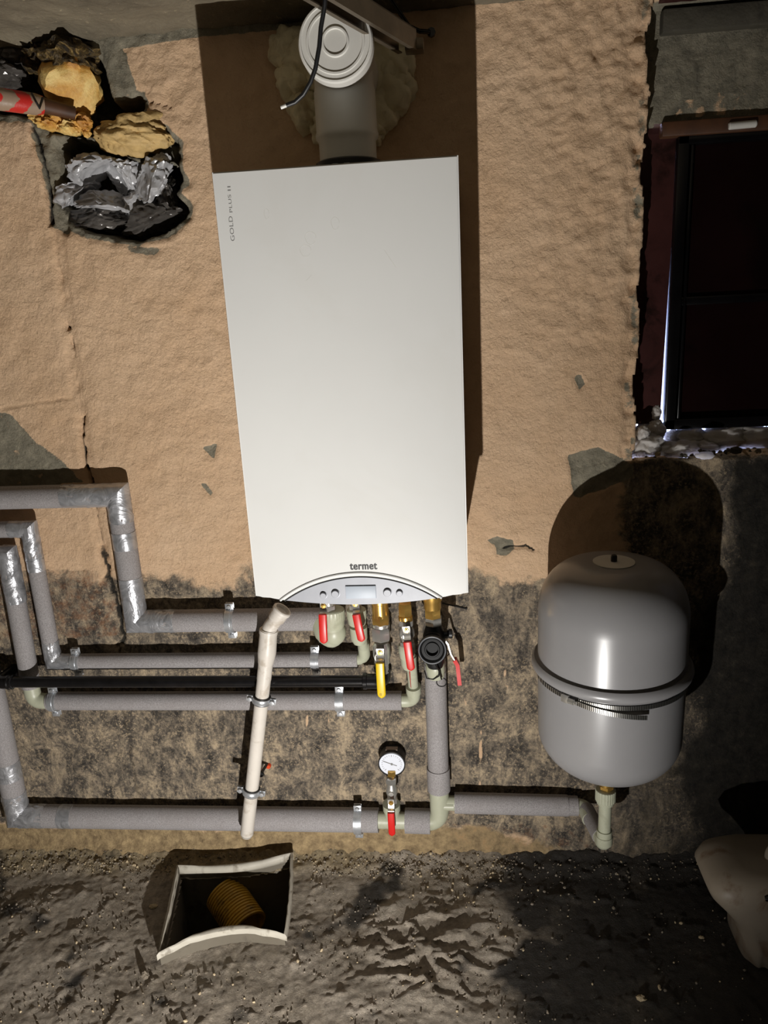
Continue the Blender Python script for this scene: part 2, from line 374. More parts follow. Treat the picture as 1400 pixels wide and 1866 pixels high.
H = np.where(blk < 0, np.minimum(H, .012+.004*fbm(X, Z, 30, 3, 2)), H); G = np.maximum(G, ss(.004, -.004, blk)*.85); B = np.maximum(B, ss(.004, -.004, blk)*.25)
left_chip = sdf(X, Z, px([(52, 205), (100, 240), (104, 300), (112, 360), (125, 430), (92, 410), (78, 330), (62, 270)]))+warp
G = np.maximum(G, ss(.006, -.004, left_chip)*.9); H += ss(.006, -.004, left_chip)*(.010+.012*fbm(X, Z, 30, 4, 3))
# cracks
def crack(pts, w, depth, dark=1.0, jit=.004):
    global H, B
    d = linedist(X+jit*fbm(X, Z, 40, 3, 9), Z, px(pts)); k = ss(w, w*.35, d)
    H = H+k*depth; B = np.maximum(B, k*dark)
crack([(55, 230), (68, 270), (82, 330), (90, 408)], .0055, .02)
crack([(97, 415), (106, 500), (118, 560), (122, 600)], .0022, .003, .35)
crack([(112, 500), (118, 545)], .0028, .004, .3)
crack([(121, 592), (124, 600)], .004, .02); crack([(128, 618), (131, 634)], .0045, .02)
crack([(131, 640), (140, 720), (146, 768)], .0020, .004, .45)
crack([(150, 762), (147, 780), (152, 820), (158, 860), (168, 885)], .0042, .02)
crack([(168, 885), (176, 950), (184, 990)], .0028, .006, .6)
crack([(186, 1000), (192, 1040), (205, 1080), (218, 1130), (222, 1170)], .011, .008, .75, .012)
crack([(215, 1170), (222, 1260), (228, 1330), (240, 1400), (250, 1450)], .006, .004, .5, .012)
crack([(262, 183), (290, 190), (312, 196)], .0022, .006, .5); crack([(918, 1000), (960, 995), (975, 1003)], .0035, .01, .9)
pass
crack([(0, 745), (60, 735), (130, 725)], .003, .004, .15); crack([(60, 430), (160, 920)], .0001, 0, 0)
wj = ss(.022, .006, linedist(X, Z, px([(104, 430), (130, 640), (162, 880), (215, 1150)])))
H += wj*.004*(1+fbm(X, Z, 20, 3, 1))
def patch(pts, g=0, b=0, o=0, h=0, r=0, wj_=.8):
    global G, B, O, H, R
    s = ss(.005, -.004, sdf(X, Z, px(pts))+warp*wj_)
    G = np.maximum(G, s*g); B = np.maximum(B, s*b); O = np.maximum(O, s*o); H = H+s*h; R = np.maximum(R, s*r)
patch([(-60, 745), (20, 755), (60, 800), (110, 835), (150, 880), (60, 890), (-60, 900)], g=.62, h=.002)
patch([(365, 815), (395, 808), (390, 838)], g=.8, h=.004); patch([(362, 878), (376, 882), (390, 900), (384, 904)], g=.7, h=.003)
patch([(888, 985), (905, 978), (935, 985), (940, 1000), (925, 1012), (905, 1012), (902, 995)], g=.85, h=.004)
patch([(1045, 685), (1060, 680), (1068, 700), (1055, 712)], g=.75, h=.005)
patch([(1035, 828), (1090, 815), (1155, 850), (1155, 870), (1060, 908), (1048, 905)], g=.85, b=.22, h=.004)
patch([(1080, 850), (1120, 842), (1130, 862), (1085, 880)], g=0, h=-.003)
patch([(225, 445), (300, 450), (280, 465), (235, 462)], g=.6, h=.003)
patch([(-40, 1050), (60, 1035), (180, 1040), (215, 1090), (215, 1160), (-40, 1170)], o=.42, r=.45)
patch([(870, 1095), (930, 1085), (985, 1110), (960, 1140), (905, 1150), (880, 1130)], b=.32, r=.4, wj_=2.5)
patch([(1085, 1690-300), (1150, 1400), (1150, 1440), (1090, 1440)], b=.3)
patch([(820, 1500), (1020, 1500), (1090, 1545), (820, 1560)], o=.35)
# drip runs of tan paint over the soot
for (dx, y0, y1) in ((922, 1195, 1250), (925, 1250, 1320), (850, 1210, 1330), (877, 1330, 1430), (560, 1305, 1340), (600, 1300, 1325), (480, 1300, 1325), (1000, 1300, 1330)):
    k = ss(.0055, .002, linedist(X, Z, px([(dx, y0), (dx-2, y1)]))); k = k*(.45+.5*np.clip(fbm(X, Z, 30, 3, 4)*3, 0, 1)); R = R*(1-.8*k); B = B*(1-.8*k); H -= k*.001
# joint between blocks low on the wall
H += .004*ss(.02, 0, np.abs(Z-.30+.02*nz))*ss(-.2, -.5, X)
# soil-side foot of the wall bulges out
H -= .035*ss(.05, -.05, Z+.02*nz)*(1+.6*nz)
# right edge of the plaster (broken, raised) next to the window opening, and the opening itself
xe = .757+.006*fbm(X*0+1, Z, 22, 4, 2)+.004*np.sin(Z*31)
edge = ss(.03, .0, np.abs(X-xe+.012))*(Z > .98); H += edge*.007*(1+2*fbm(X, Z, 30, 3, 4)); G = np.maximum(G, edge*.5*(fbm(X, Z, 14, 3, 6) > .05)); B = np.maximum(B, edge*.3*(fbm(X, Z, 18, 3, 8) > .12))
sill_z = 1.008+.004*fbm(X, Z*0, 16, 3, 1)
OPEN = (X > xe) & (Z > sill_z) & (Z < 1.862)
H = np.where(OPEN, np.where(Z > 1.658, .074, .13)+.3*H, H); B = np.where(OPEN, np.maximum(.35, ss(1.64, 1.66, Z)*0+.3), B); G = np.where(OPEN, .9, G); R = np.where(OPEN, 0, R)
wp = sdf(X, Z, px([(1218, 222), (1222, 195), (1255, 190), (1262, 170), (1290, 165), (1300, 185), (1350, 180), (1352, 225)], .13))+.5*warp
B = np.where(OPEN & (wp < 0), 0, B); G = np.where(OPEN & (wp < 0), .62+.5*fbm(X, Z, 30, 3, 2), G)
CUT = (X > .785) & (X < 1.60) & (Z > 1.012) & (Z < 1.665)
ny, nx = X.shape
verts = np.stack([X, H, Z], -1).reshape(-1, 3)
idx = np.arange(ny*nx).reshape(ny, nx)
q = np.stack([idx[:-1, :-1], idx[:-1, 1:], idx[1:, 1:], idx[1:, :-1]], -1)
keep = ~(CUT[:-1, :-1] & CUT[:-1, 1:] & CUT[1:, 1:] & CUT[1:, :-1])
def grid_object(name, verts, quads, m, masks):
    me = bpy.data.meshes.new(name); me.vertices.add(len(verts)); me.vertices.foreach_set('co', verts.astype(np.float32).ravel())
    quads = quads.reshape(-1, 4); n = len(quads); me.loops.add(n*4); me.loops.foreach_set('vertex_index', quads.astype(np.int32).ravel())
    me.polygons.add(n); me.polygons.foreach_set('loop_start', np.arange(0, n*4, 4, dtype=np.int32)); me.polygons.foreach_set('loop_total', np.full(n, 4, np.int32))
    me.update(calc_edges=True)
    for nm, ch in masks.items():
        at_ = me.color_attributes.new(nm, 'FLOAT_COLOR', 'POINT'); c = np.stack([np.clip(v, 0, 1).ravel() for v in ch]+[np.ones(len(verts))], -1)
        at_.data.foreach_set('color', c.astype(np.float32).ravel())
    me.shade_smooth(); me.materials.append(M[m]); me.validate()
    o = bpy.data.objects.new(name, me); COL.objects.link(o); return o
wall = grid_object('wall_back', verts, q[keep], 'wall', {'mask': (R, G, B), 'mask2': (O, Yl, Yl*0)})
tag(wall, 'tan plaster wall, sooty below, with a broken hole and a window opening', 'wall', kind='structure')

cor = [Vector((-.333, -.078, .024)), Vector((-.052, -.046, .040)), Vector((-.018, -.285, .028)), Vector((-.283, -.338, .022))]
def side_pts(a, b, bow, n=16, sag=0.0, out=(0, 0)):
    r = []
    for i in range(n):
        f = i/n; p = a.lerp(b, f); k = math.sin(f*PI); d_ = (b-a).normalized(); nrm = Vector((d_.y, -d_.x, 0)); r.append(p+nrm*bow*k+Vector((0, 0, sag*k)))
    return r
ring = side_pts(cor[0], cor[1], .012, sag=-.006)+side_pts(cor[1], cor[2], -.004)+side_pts(cor[2], cor[3], .027, sag=.016)+side_pts(cor[3], cor[0], .002, n=16)

# floor (finer near the wall)
ys = np.concatenate([np.arange(-3.2, -.62, .03), np.arange(-.62, .06, .004)]); fx = np.arange(-1.25, 1.72, .0045)
FX, FY = np.meshgrid(fx, ys)
zf = .012*FX-.002+.012*fbm(FX, FY, 4, 4, 1)+.0045*fbm(FX, FY, 11, 4, 2)*np.clip(.5+2*fbm(FX, FY, 3, 2, 5), .1, 1)+.0016*fbm(FX, FY, 60, 3, 3)+.0025*np.clip(fbm(FX, FY, 26, 4, 7)-.2, 0, 1)*4
rid = np.clip(.28-np.abs(fbm(FX+.05*fbm(FX, FY, 8, 2, 3), FY*1.5, 11, 3, 6)), 0, 1); rgn = ss(.25, .05, np.hypot(FX-.30, (FY+.28)*1.3))
zf = zf+rid*.045*rgn+.012*ss(.03, .0, -FY)+.010*ss(-.08, -.02, FY)*(1+fbm(FX, FY, 30, 3, 5))
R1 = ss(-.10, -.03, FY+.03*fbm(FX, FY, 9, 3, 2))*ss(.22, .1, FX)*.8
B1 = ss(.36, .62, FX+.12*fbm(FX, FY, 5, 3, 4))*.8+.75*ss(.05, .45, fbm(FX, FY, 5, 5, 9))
PIT = sdf(FX, FY, [(p.x, p.y) for p in ring])
CUTF = PIT < -.003
fv = np.stack([FX, FY, zf], -1).reshape(-1, 3); fi = np.arange(FX.size).reshape(FX.shape)
fq = np.stack([fi[:-1, :-1], fi[:-1, 1:], fi[1:, 1:], fi[1:, :-1]], -1)
fk = ~(CUTF[:-1, :-1] & CUTF[:-1, 1:] & CUTF[1:, 1:] & CUTF[1:, :-1])
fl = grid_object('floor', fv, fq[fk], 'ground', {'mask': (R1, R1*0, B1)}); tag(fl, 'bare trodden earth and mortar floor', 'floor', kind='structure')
def floor_z(x, y): return .012*x+.002

# ceiling
cy = np.arange(-3.2, .16, .012); cx = np.arange(-1.25, 1.72, .008); CX, CY = np.meshgrid(cx, cy)
cz = 1.884-.006*fbm(CX, CY, 5, 4, 2)-.004*fbm(CX, CY, 22, 4, 3)-.012*ss(-.05, .0, CY)
cv = np.stack([CX, CY, cz], -1).reshape(-1, 3); ci = np.arange(CX.size).reshape(CX.shape)
cq = np.stack([ci[:-1, :-1], ci[1:, :-1], ci[1:, 1:], ci[:-1, 1:]], -1)
ce = grid_object('ceiling', cv, cq, 'ceil', {'mask': (CX*0, CX*0, CX*0)}); tag(ce, 'rough grey concrete ceiling', 'ceiling', kind='structure')
for nm, a, b in (('wall_left', (-1.30, -3.2, -.1), (-1.24, .15, 1.95)), ('wall_right', (1.70, -3.2, -.1), (1.76, .2, 1.95)), ('wall_front', (-1.3, -3.24, -.1), (1.76, -3.18, 1.95))):
    bm = Bm(); box(bm, a, b); tag(link(nm, bm, 'darkconc', smooth=False), None, None, kind='structure')

# window in the opening
win = thing('window_1', 'dark maroon window with black sash set deep in the wall opening', None, (1.15, .12, 1.0)); win['kind'] = 'structure'
bm = Bm(); prism(bm, [(.762, 1.068), (.8275, 1.068), (.8305, 1.27), (.834, 1.45), (.834, 1.66), (.762, 1.66)], (0, .17, 0), (1, 0, 0), (0, 0, 1), .085, .002); part('window_frame', bm, 'maroon', win, 'peeling maroon frame post')
bm = Bm(); box(bm, (.80, .060, 1.637), (1.6, .16, 1.664), .003); box(bm, (.762, .085, 1.645), (.815, .16, 1.668), .002); part('window_frame', bm, 'woodedge', win, 'brown top rail of the frame')
bm = Bm()
box(bm, (.8345, .07, 1.056), (.856, .115, 1.64), .002); box(bm, (.8345, .07, 1.056), (1.55, .115, 1.078), .002); box(bm, (.8345, .07, 1.622), (1.55, .115, 1.64), .002)
box(bm, (.861, .074, 1.078), (.866, .11, 1.625), .001); box(bm, (.8345, .08, 1.315), (1.55, .112, 1.332), .002)
part('sash', bm, 'sashblack', win, 'glossy black sash')
bm = Bm(); box(bm, (.85, .090, 1.07), (1.55, .104, 1.63)); part('pane', bm, 'panelmaroon', win, 'dark maroon glossy panel')
bm = Bm(); lathe(bm, [(.005, 0), (.0068, .002), (.0068, .05), (.005, .052)], at(1328, 230, .058), (1, 0, .02), 16); part('hinge_barrel', bm, 'fluewhite', win, 'short white cylinder at the top')
for i, (a, b, m, lb) in enumerate((((.775, -.004, 1.862), (1.7, .13, 1.884), 'maroon', 'maroon strip over the window opening'), ((.79, .050, 1.815), (1.7, .10, 1.855), 'darkconc', 'sooty green ledge over the window opening'))):
    bm = Bm(); box(bm, a, b, .004); tag(link('trim_%d' % (i+1), bm, m), lb, None, kind='structure')

# ------------------------------------------------------------------ gravel, rubble, foam at the window
def rubble(name, spots, rmin, rmax, mats, label, cat, kind='stuff', flatz=1.0):
    bm = Bm()
    for (x, y, z) in spots:
        r = rmin*(rmax/rmin)**(random.random()**1.7); k = random.randrange(len(mats))
        res = bmesh.ops.create_icosphere(bm, subdivisions=1, radius=1)
        rot = Matrix.Rotation(random.uniform(0, 6.28), 3, Vector((random.random(), random.random(), random.random()+.01)).normalized())
        sc = Vector((r*random.uniform(.7, 1.4), r*random.uniform(.6, 1.1), r*random.uniform(.5, 1)))
        for v in res['verts']:
            p = v.co*random.uniform(.8, 1.15); p = rot @ Vector((p.x*sc.x, p.y*sc.y, p.z*sc.z)); v.co = Vector((x, y, z+r*.4))+p
        for f in {f for v in res['verts'] for f in v.link_faces}: f.material_index = k
    o = link(name, bm, None, smooth=False, mats=mats); return tag(o, label, cat, kind=kind)
from mathutils.bvhtree import BVHTree
def bvh_of(o):
    me = o.data; vs = [v.co[:] for v in me.vertices]; return BVHTree.FromPolygons(vs, [tuple(p.vertices) for p in me.polygons])
FB = bvh_of(fl); WB = bvh_of(wall)
def fz(x, y):
    h = FB.ray_cast(Vector((x, y, .5)), Vector((0, 0, -1))); return h[0].z if h[0] else 0
def wy(x, z):
    h = WB.ray_cast(Vector((x, -.5, z)), Vector((0, 1, 0))); return h[0].y if h[0] else 0
sp = []
def pit(x, y): return -.36 < x < 0 and -.35 < y < -.035
while len(sp) < 4600:
    x = random.uniform(-1.0, .95); u = random.random()
    y = -.015-.06*random.random() if u < .33 else -random.random()**1.2*.68
    if x > .5 and random.random() < .7: continue
    if pit(x, y): continue
    if fbm(np.array([x]), np.array([y]), 6, 3, 3)[0] < -.12 and u > .33: continue
    sp.append((x, y, fz(x, y)))
rubble('gravel', sp, .0009, .0040, ['ground', 'fragment', 'stone', 'stone', 'ground'], 'fine gravel and mortar crumbs strewn over the dirt floor', 'gravel')
sp = [(random.uniform(.765, 1.2), random.uniform(.01, .12), 1.008) for _ in range(170)]
rubble('rubble', sp, .003, .011, ['darkconc', 'stone', 'fragment', 'darkconc'], 'dark rubble crumbs lying along the window sill', 'rubble')

# sill foam : one lumpy mass
bm = Bm()
for (a, b, yy, r, e, h) in ((1178, 812, .05, .030, 1.1, .9), (1205, 822, .06, .030, 1.4, .8), (1240, 822, .05, .030, 1.5, .75), (1275, 815, .07, .024, 1.8, .8), (1196, 785, .075, .020, 1, 1.2), (1196, 752, .09, .012, .9, 1.5), (1172, 790, .04, .014, 1, 1.2), (1165, 832, .03, .013, 1.2, .9), (1160, 805, .10, .024, 1, 1.3), (1228, 800, .09, .018, 1.2, 1.2), (1175, 785, .10, .016, 1.2, 1.2), (1182, 770, .11, .012, 1, 1.4), (1215, 843, .03, .012, 2, .6), (1320, 799, .085, .026, 2.2, 1.05), (1375, 797, .085, .026, 2.2, 1.05), (1430, 797, .085, .026, 2.2, 1.05), (1500, 797, .085, .026, 2.2, 1.05), (1560, 797, .085, .026, 2.2, 1.05), (1255, 798, .085, .022, 1.6, 1.05)):
    q_ = at(a, b, yy); blob(bm, q_, (r*e, r*1.1, r*h), 4, .24, 1.7, a % 13)
tag(link('expanding_foam', bm, 'foamwhite'), 'white expanding foam squeezed out under the dark window', 'foam')
bm = Bm(); blob(bm, (.90, .0, 1.012), (.02, .012, .008), 3, .2, 2, 3); tag(link('foam_lump', bm, 'foamwhite'), 'small loose oval foam lump on the window sill', 'foam')

# ------------------------------------------------------------------ hole upper left: foam plug, wrapped pipe, stones, bags
c0 = at(138, 172, .0)
plug = thing('foam_plug', 'yellow foam plug with brown burnt crust filling the upper wall hole', 'foam', (c0.x, .03, c0.z))
bm = Bm(); A = at(122, 135, .05); Bq = at(142, 178, -.035); d = (Bq-A).normalized()
u, v = frame(d); prof = [(.030, 0), (.052, .02), (.057, .05), (.056, .075), (.050, .088), (.03, .094), (.002, .092)]
lathe(bm, prof, A, d, 40)
for vv in bm.verts:
    n = fbm(np.array([vv.co.x+vv.co.y]), np.array([vv.co.z-vv.co.y]), 30, 4, 2)[0]; rr = vv.co-A; ax = d*rr.dot(d); vv.co = A+ax*(1+.06*n)+(rr-ax)*(1+.28*n)
part('foam_core', bm, 'yfoam', plug, 'pale yellow cut face')
bm = Bm(); a1 = at(126, 112, .01); blob(bm, a1, (.053, .06, .040), 4, .35, 2.2, 5); b1 = at(80, 105, .04); blob(bm, b1, (.035, .05, .030), 4, .4, 2.5, 8)
part('burnt_crust', bm, 'burnt', plug, 'dark curled burnt crust')
bm = Bm()
for (p, r) in (((95, 222), (.030, .03, .016)), ((128, 232), (.024, .025, .015)), ((150, 222), (.018, .02, .016)), ((72, 212), (.02, .025, .014)), ((158, 240), (.008, .01, .010))):
    blob(bm, at(p[0], p[1], .0), r, 4, .3, 2.4, p[0])
part('foam_lobe', bm, 'yfoam', plug, 'yellow lower lobe')

pp = thing('wrapped_pipe', 'pipe wrapped in red striped film ending in the yellow foam plug', 'pipe', tuple(at(30, 186, -.06)))
bm = Bm(); P0 = at(-60, 172, -.14); P1 = at(78, 192, -.055); tube(bm, [P0, P0.lerp(P1, .5), P0.lerp(P1, .9), P1], [.020, .0195, .019, .016], 28)
o = part('film_wrap', bm, 'stripe', pp, 'red striped film'); 
bm = Bm(); P2 = at(136, 206, -.02); tube(bm, [P1-(P2-P1)*.2, P1, P2], [.015, .0145, .012], 24); part('pipe_end', bm, 'woodedge', pp, 'bare brownish pipe end')
bm = Bm(); tube(bm, [at(58, 170, -.095), at(66, 186, -.1), at(72, 196, -.095), at(78, 178, -.08)], .0022, 8); part('wire_tie', bm, 'black', pp)

bm = Bm(); cb = at(248, 246, .015); blob(bm, cb, (.080, .045, .038), 5, .30, 1.6, 4); tag(link('rubble_stone', bm, 'boulder', angle=60), 'large ochre stone wedged in the wall above the plastic bag', 'stone')
bm = Bm(); blob(bm, at(30, 100, .05), (.05, .05, .03), 4, .3, 2, 9); blob(bm, at(10, 135, .05), (.05, .05, .028), 4, .3, 2, 12); tag(link('dark_rubble', bm, 'bagdark', smooth=False), 'black glossy crumpled film in the hole left of the foam plug', 'plastic film')

def crumple(name, blobs, m, label, seed):
    bm = Bm()
    for i, (p, y, r) in enumerate(blobs):
        r0 = bmesh.ops.create_icosphere(bm, subdivisions=5, radius=1); c = at(p[0], p[1], y)
        co = np.array([v.co[:] for v in r0['verts']]); rs = np.random.RandomState(seed+i)
        k = np.zeros(len(co)); dsp = np.zeros_like(co)
        # crumpled film: random folding planes give flat facets between sharp ridges
        for j in range(26):
            nrm = rs.randn(3); nrm /= np.linalg.norm(nrm); off = rs.uniform(.15, .8); s = co@nrm-off
            amp = rs.uniform(.25, .75); dsp -= np.outer(np.clip(s, 0, 1)*amp, nrm)
        for j in range(8):
            nrm = rs.randn(3); nrm /= np.linalg.norm(nrm); t_ = co@nrm*rs.uniform(2, 4)+rs.rand()*6; k += (np.abs(t_ % 1-.5)-.25)*.30
        co2 = co+dsp*.6; co2 *= (1+k*.5)[:, None]
        for v, q_ in zip(r0['verts'], co2): v.co = c+Vector((q_[0]*r[0], q_[1]*r[1], q_[2]*r[2]))
    return tag(link(name, bm, m, angle=24), label, 'plastic bag')
crumple('plastic_bag', [((165, 312), .02, (.088, .06, .056)), ((145, 345), .03, (.06, .05, .045)), ((225, 318), .045, (.06, .05, .05)), ((190, 366), .018, (.088, .06, .042))], 'bag', 'crumpled grey plastic bag stuffed in the left of the wall hole', 3)
crumple('plastic_bag', [((275, 325), .025, (.066, .06, .065)), ((270, 368), .04, (.07, .06, .05)), ((300, 298), .02, (.04, .03, .022))], 'bag', 'crumpled grey plastic bag stuffed in the right of the wall hole', 21)
crumple('plastic_bag', [((175, 396), .04, (.105, .06, .034)), ((272, 398), .04, (.088, .06, .042)), ((305, 350), .06, (.04, .05, .06))], 'bagdark', 'black plastic film bulging out at the bottom of the wall hole', 33)

# ------------------------------------------------------------------ boiler
BW, BD, BZ0, BZ1 = .400, .300, .832, 1.574
boiler = thing('boiler', 'tall white wall-hung gas boiler with arched grey control panel', 'boiler', (BW/2, -BD/2, BZ0))
bm = Bm(); box(bm, (.003, -BD+.012, BZ0+.006), (BW-.003, -.012, BZ1-.002), .002); part('casing', bm, 'white', boiler)
# front panel: flat sheet with chamfered edges, lower edge dips to the middle and is cut by the arch
cxp = .199
def low(x):  # bottom outline of the front
    u_ = abs(x-cxp)/.2; return BZ0-.010*(1-u_**1.6)
def arch(x):
    u_ = (x-cxp)/.1435; return BZ0-.008+.0385*math.sqrt(max(0, 1-u_*u_*.98)) if abs(u_) < 1 else None
N = 40; out = [(0, BZ1), (BW, BZ1), (BW, BZ0+.001)]
rx = [BW-(BW-(cxp+.1435))*i/4 for i in range(1, 4)]; out += [(x, low(x)) for x in rx]
def arc_z(x):
    h = .0455; w = .1435; Rr = (w*w+h*h)/(2*h); return BZ0-.0095+h-Rr+math.sqrt(Rr*Rr-(x-cxp)**2)
axs = [cxp+.1435-.287*i/N for i in range(N+1)]; out += [(x, arc_z(x)) for x in axs]
lx = [(cxp-.1435)*(1-i/4) for i in range(1, 4)]; out += [(x, low(x)) for x in lx]; out += [(0, BZ0+.001)]
bm = Bm(); prism(bm, out[::-1], (0, -BD, 0), (1, 0, 0), (0, 0, 1), -.014, .0022); part('front_panel', bm, 'white', boiler, angle=30)
# raised white lip round the arch
bm = Bm(); tube(bm, [(x, -BD-.0006, arc_z(x)+.008) for x in [cxp+.152-.304*i/N for i in range(N+1)]], .0024, 8); part('arch_trim', bm, 'white', boiler)
bm = Bm(); tube(bm, [(x, -BD+.0005, arc_z(x)+.0004) for x in axs], .0016, 8); part('arch_gasket', bm, 'black', boiler)
pan = [(x, arc_z(x)-.0008) for x in axs]+[(x, BZ0-.0095-.0105*(1-((x-cxp)/.1435)**2)) for x in [cxp-.1435+.287*i/N for i in range(1, N)]]
bm = Bm(); prism(bm, pan[::-1], (0, -BD+.004, 0), (1, 0, 0), (0, 0, 1), -.014); cp = part('control_panel', bm, 'panelgrey', boiler, 'grey arched control panel')
bm = Bm(); d0, d1 = at(629, 1069, -.3), at(686, 1091, -.3); box(bm, (d0.x, -BD+.001, d1.z), (d1.x, -BD+.006, d0.z), .001); part('display', bm, 'lcd', cp, 'pale blue display')
for (kx, ky, r) in ((589, 1086, .0062), (611, 1083, .0075), (706, 1081, .0075), (728, 1082, .0060)):
    k = at(kx, ky, -.3); bm = Bm(); lathe(bm, [(r*1.15, -.002), (r*1.15, .0008), (r*.98, .001), (r*.98, .0035), (r*.85, .0048), (.001, .0048)], (k.x, -BD+.004, k.z), (0, -1, 0), 28); part('knob', bm, 'panelgrey', cp)
def text_part(txt, size, loc, rx_, width, m, parent, name, bold=0.0, up=False, height=.009):
    cu = bpy.data.curves.new('t', 'FONT'); cu.body = txt; cu.size = size; cu.extrude = .00008; cu.offset = bold; cu.space_character = 1.08
    tmp = bpy.data.objects.new('t', cu); COL.objects.link(tmp); bpy.context.view_layer.update()
    me = bpy.data.meshes.new_from_object(tmp.evaluated_get(bpy.context.evaluated_depsgraph_get()))
    bpy.data.objects.remove(tmp); bpy.data.curves.remove(cu)
    co = np.array([v.co[:] for v in me.vertices]); x0, x1 = co[:, 0].min(), co[:, 0].max(); s = width/(x1-x0)
    hs = height/(co[:, 1].max()-co[:, 1].min())
    for v in me.vertices:
        a, b, e = (v.co.x-x0)*s, v.co.y*hs, v.co.z
        v.co = Vector(loc)+(Vector((-b, -e, a)) if up else Vector((a, -e, b)))
    me.name = name; me.materials.clear(); me.materials.append(M[m]); o = bpy.data.objects.new(name, me); COL.objects.link(o)
    o.parent = parent; o.matrix_parent_inverse = Matrix.Translation(-parent.location); return o
p = at(638, 1037, -.3); lt = text_part('termet', .02, (p.x, -BD-.0001, p.z-.001), 0, .0505, 'ink', boiler, 'lettering', bold=.00035, height=.0128); lt['label'] = 'black maker lettering'
bmx = bmesh.new(); bmx.from_mesh(lt.data); g0 = bmx.verts[:]+bmx.edges[:]+bmx.faces[:]
for fat in (-.00045, .00045):                       # heavier strokes
    dg = bmesh.ops.duplicate(bmx, geom=g0); bmesh.ops.translate(bmx, verts=[v for v in dg['geom'] if isinstance(v, bmesh.types.BMVert)], vec=(fat, fat*.04, 0))
bmx.to_mesh(lt.data); bmx.free()
p = at(428, 439, -.3); text_part('GOLD', .012, (p.x, -BD-.0001, p.z), 0, .0385, 'greyink', boiler, 'lettering', up=True, height=.0068)['label'] = 'grey vertical lettering'
for tx, yy, w_ in (('PLUS', 387, .0272), ('II', 347.5, .0068)):
    p = at(424-(388-yy)*.08, yy, -.3); text_part(tx, .012, (p.x, -BD-.0001, p.z), 0, w_, 'greyink', boiler, 'lettering', up=True, height=.0052)['label'] = 'grey vertical lettering'
# handling marks on the enamel: faint smudge rings
M['smudge'] = simple('grey_smudge', (200, 199, 192), .6)
for (sx_, sy_, a_, b_) in ((611, 407, .0065, .0095), (566, 434, .009, .010), (557, 457, .009, .009), (486, 390, .004, .008)):
    c = at(sx_, sy_, -.3); bm = Bm(); tube(bm, [(c.x+a_*math.cos(t_)*(1+.1*math.sin(3*t_)), -BD+.00032, c.z+b_*math.sin(t_)) for t_ in [i*2*PI/24 for i in range(23)]], .0005, 5); part('finger_mark', bm, 'smudge', boiler, 'faint grey smudge ring')
for (sx_, sy_, ex_, ey_) in ((700, 455, 722, 488), (558, 512, 568, 501)):
    c = at(sx_, sy_, -.3); e = at(ex_, ey_, -.3); bm = Bm(); tube(bm, [(c.x, -BD+.0001, c.z), (e.x, -BD+.0001, e.z)], .0003, 5); part('scratch', bm, 'smudge', boiler, 'faint thin scratch')

# ------------------------------------------------------------------ flue
FXc, FYc, FZc = .207, -.150, 1.752
flue = thing('flue_pipe', 'white plastic flue tee rising from the boiler top into the wall', 'flue pipe', (FXc, FYc, BZ1))
bm = Bm(); lathe(bm, [(.0505, 0), (.0505, .045), (.0545, .05), (.0555, .056), (.0535, .062), (.0535, .125), (.0525, .128), (.0515, .133), (.0515, .18)], (FXc, FYc, BZ1+.012), (0, 0, 1), 48); part('pipe', bm, 'fluewhite', flue)
bm = Bm(); lathe(bm, [(.055, 0), (.055, .085), (.052, .09), (.052, .20), (.05, .27)], (FXc, -.235, FZc+.008), (0, 1, 0), 48)
part('elbow_body', bm, 'fluewhite', flue)
bm = Bm(); lathe(bm, [(.0565, -.012), (.0605, -.008), (.0605, .012), (.0585, .016), (.056, .0165), (.055, .0145), (.048, .0145), (.047, .0165), (.044, .0165), (.043, .0145), (.023, .0145), (.0215, .017), (.019, .017), (.018, .0145), (.001, .0145)], (FXc+.002, -.235, FZc+.008), (0, -1, .05), 56); part('inspection_cap', bm, 'fluewhite', flue, 'round ribbed inspection cap', angle=25)
bm = Bm(); lathe(bm, [(.052, 0), (.058, .002), (.058, .017), (.052, .02)], (FXc, FYc, BZ1+.006), (0, 0, 1), 40); part('collar', bm, 'black', flue, 'black rubber collar')
bm = Bm(); lathe(bm, [(.062, -.004), (.062, .006), (.05, .008)], (FXc, FYc, BZ1), (0, 0, 1), 40)
for s_ in (-.012, .008): box(bm, (FXc+s_-.01, FYc-.072, BZ1), (FXc+s_+.004, FYc-.055, BZ1+.013), .003)
part('flange', bm, 'steel', flue, 'metal flange clip')
bm = Bm(); Lf = [(530, 95, 34), (535, 150, 30), (560, 200, 32), (590, 235, 26), (722, 110, 36), (718, 165, 36), (690, 205, 34), (680, 240, 20), (560, 110, 40), (640, 215, 36), (612, 190, 40), (655, 50, 48), (600, 120, 48), (670, 130, 50)]
for i, (a, b, r) in enumerate(Lf):
    q_ = at(a, b, -.012); r_ = r*.00108; blob(bm, (q_.x, -.010, q_.z), (r_, .030+.012*random.random(), r_*1.15), 4, .34, 1.5, i)
tag(link('expanding_foam', bm, 'foam', angle=80), 'cream expanding foam spread on the wall around the white flue', 'foam')

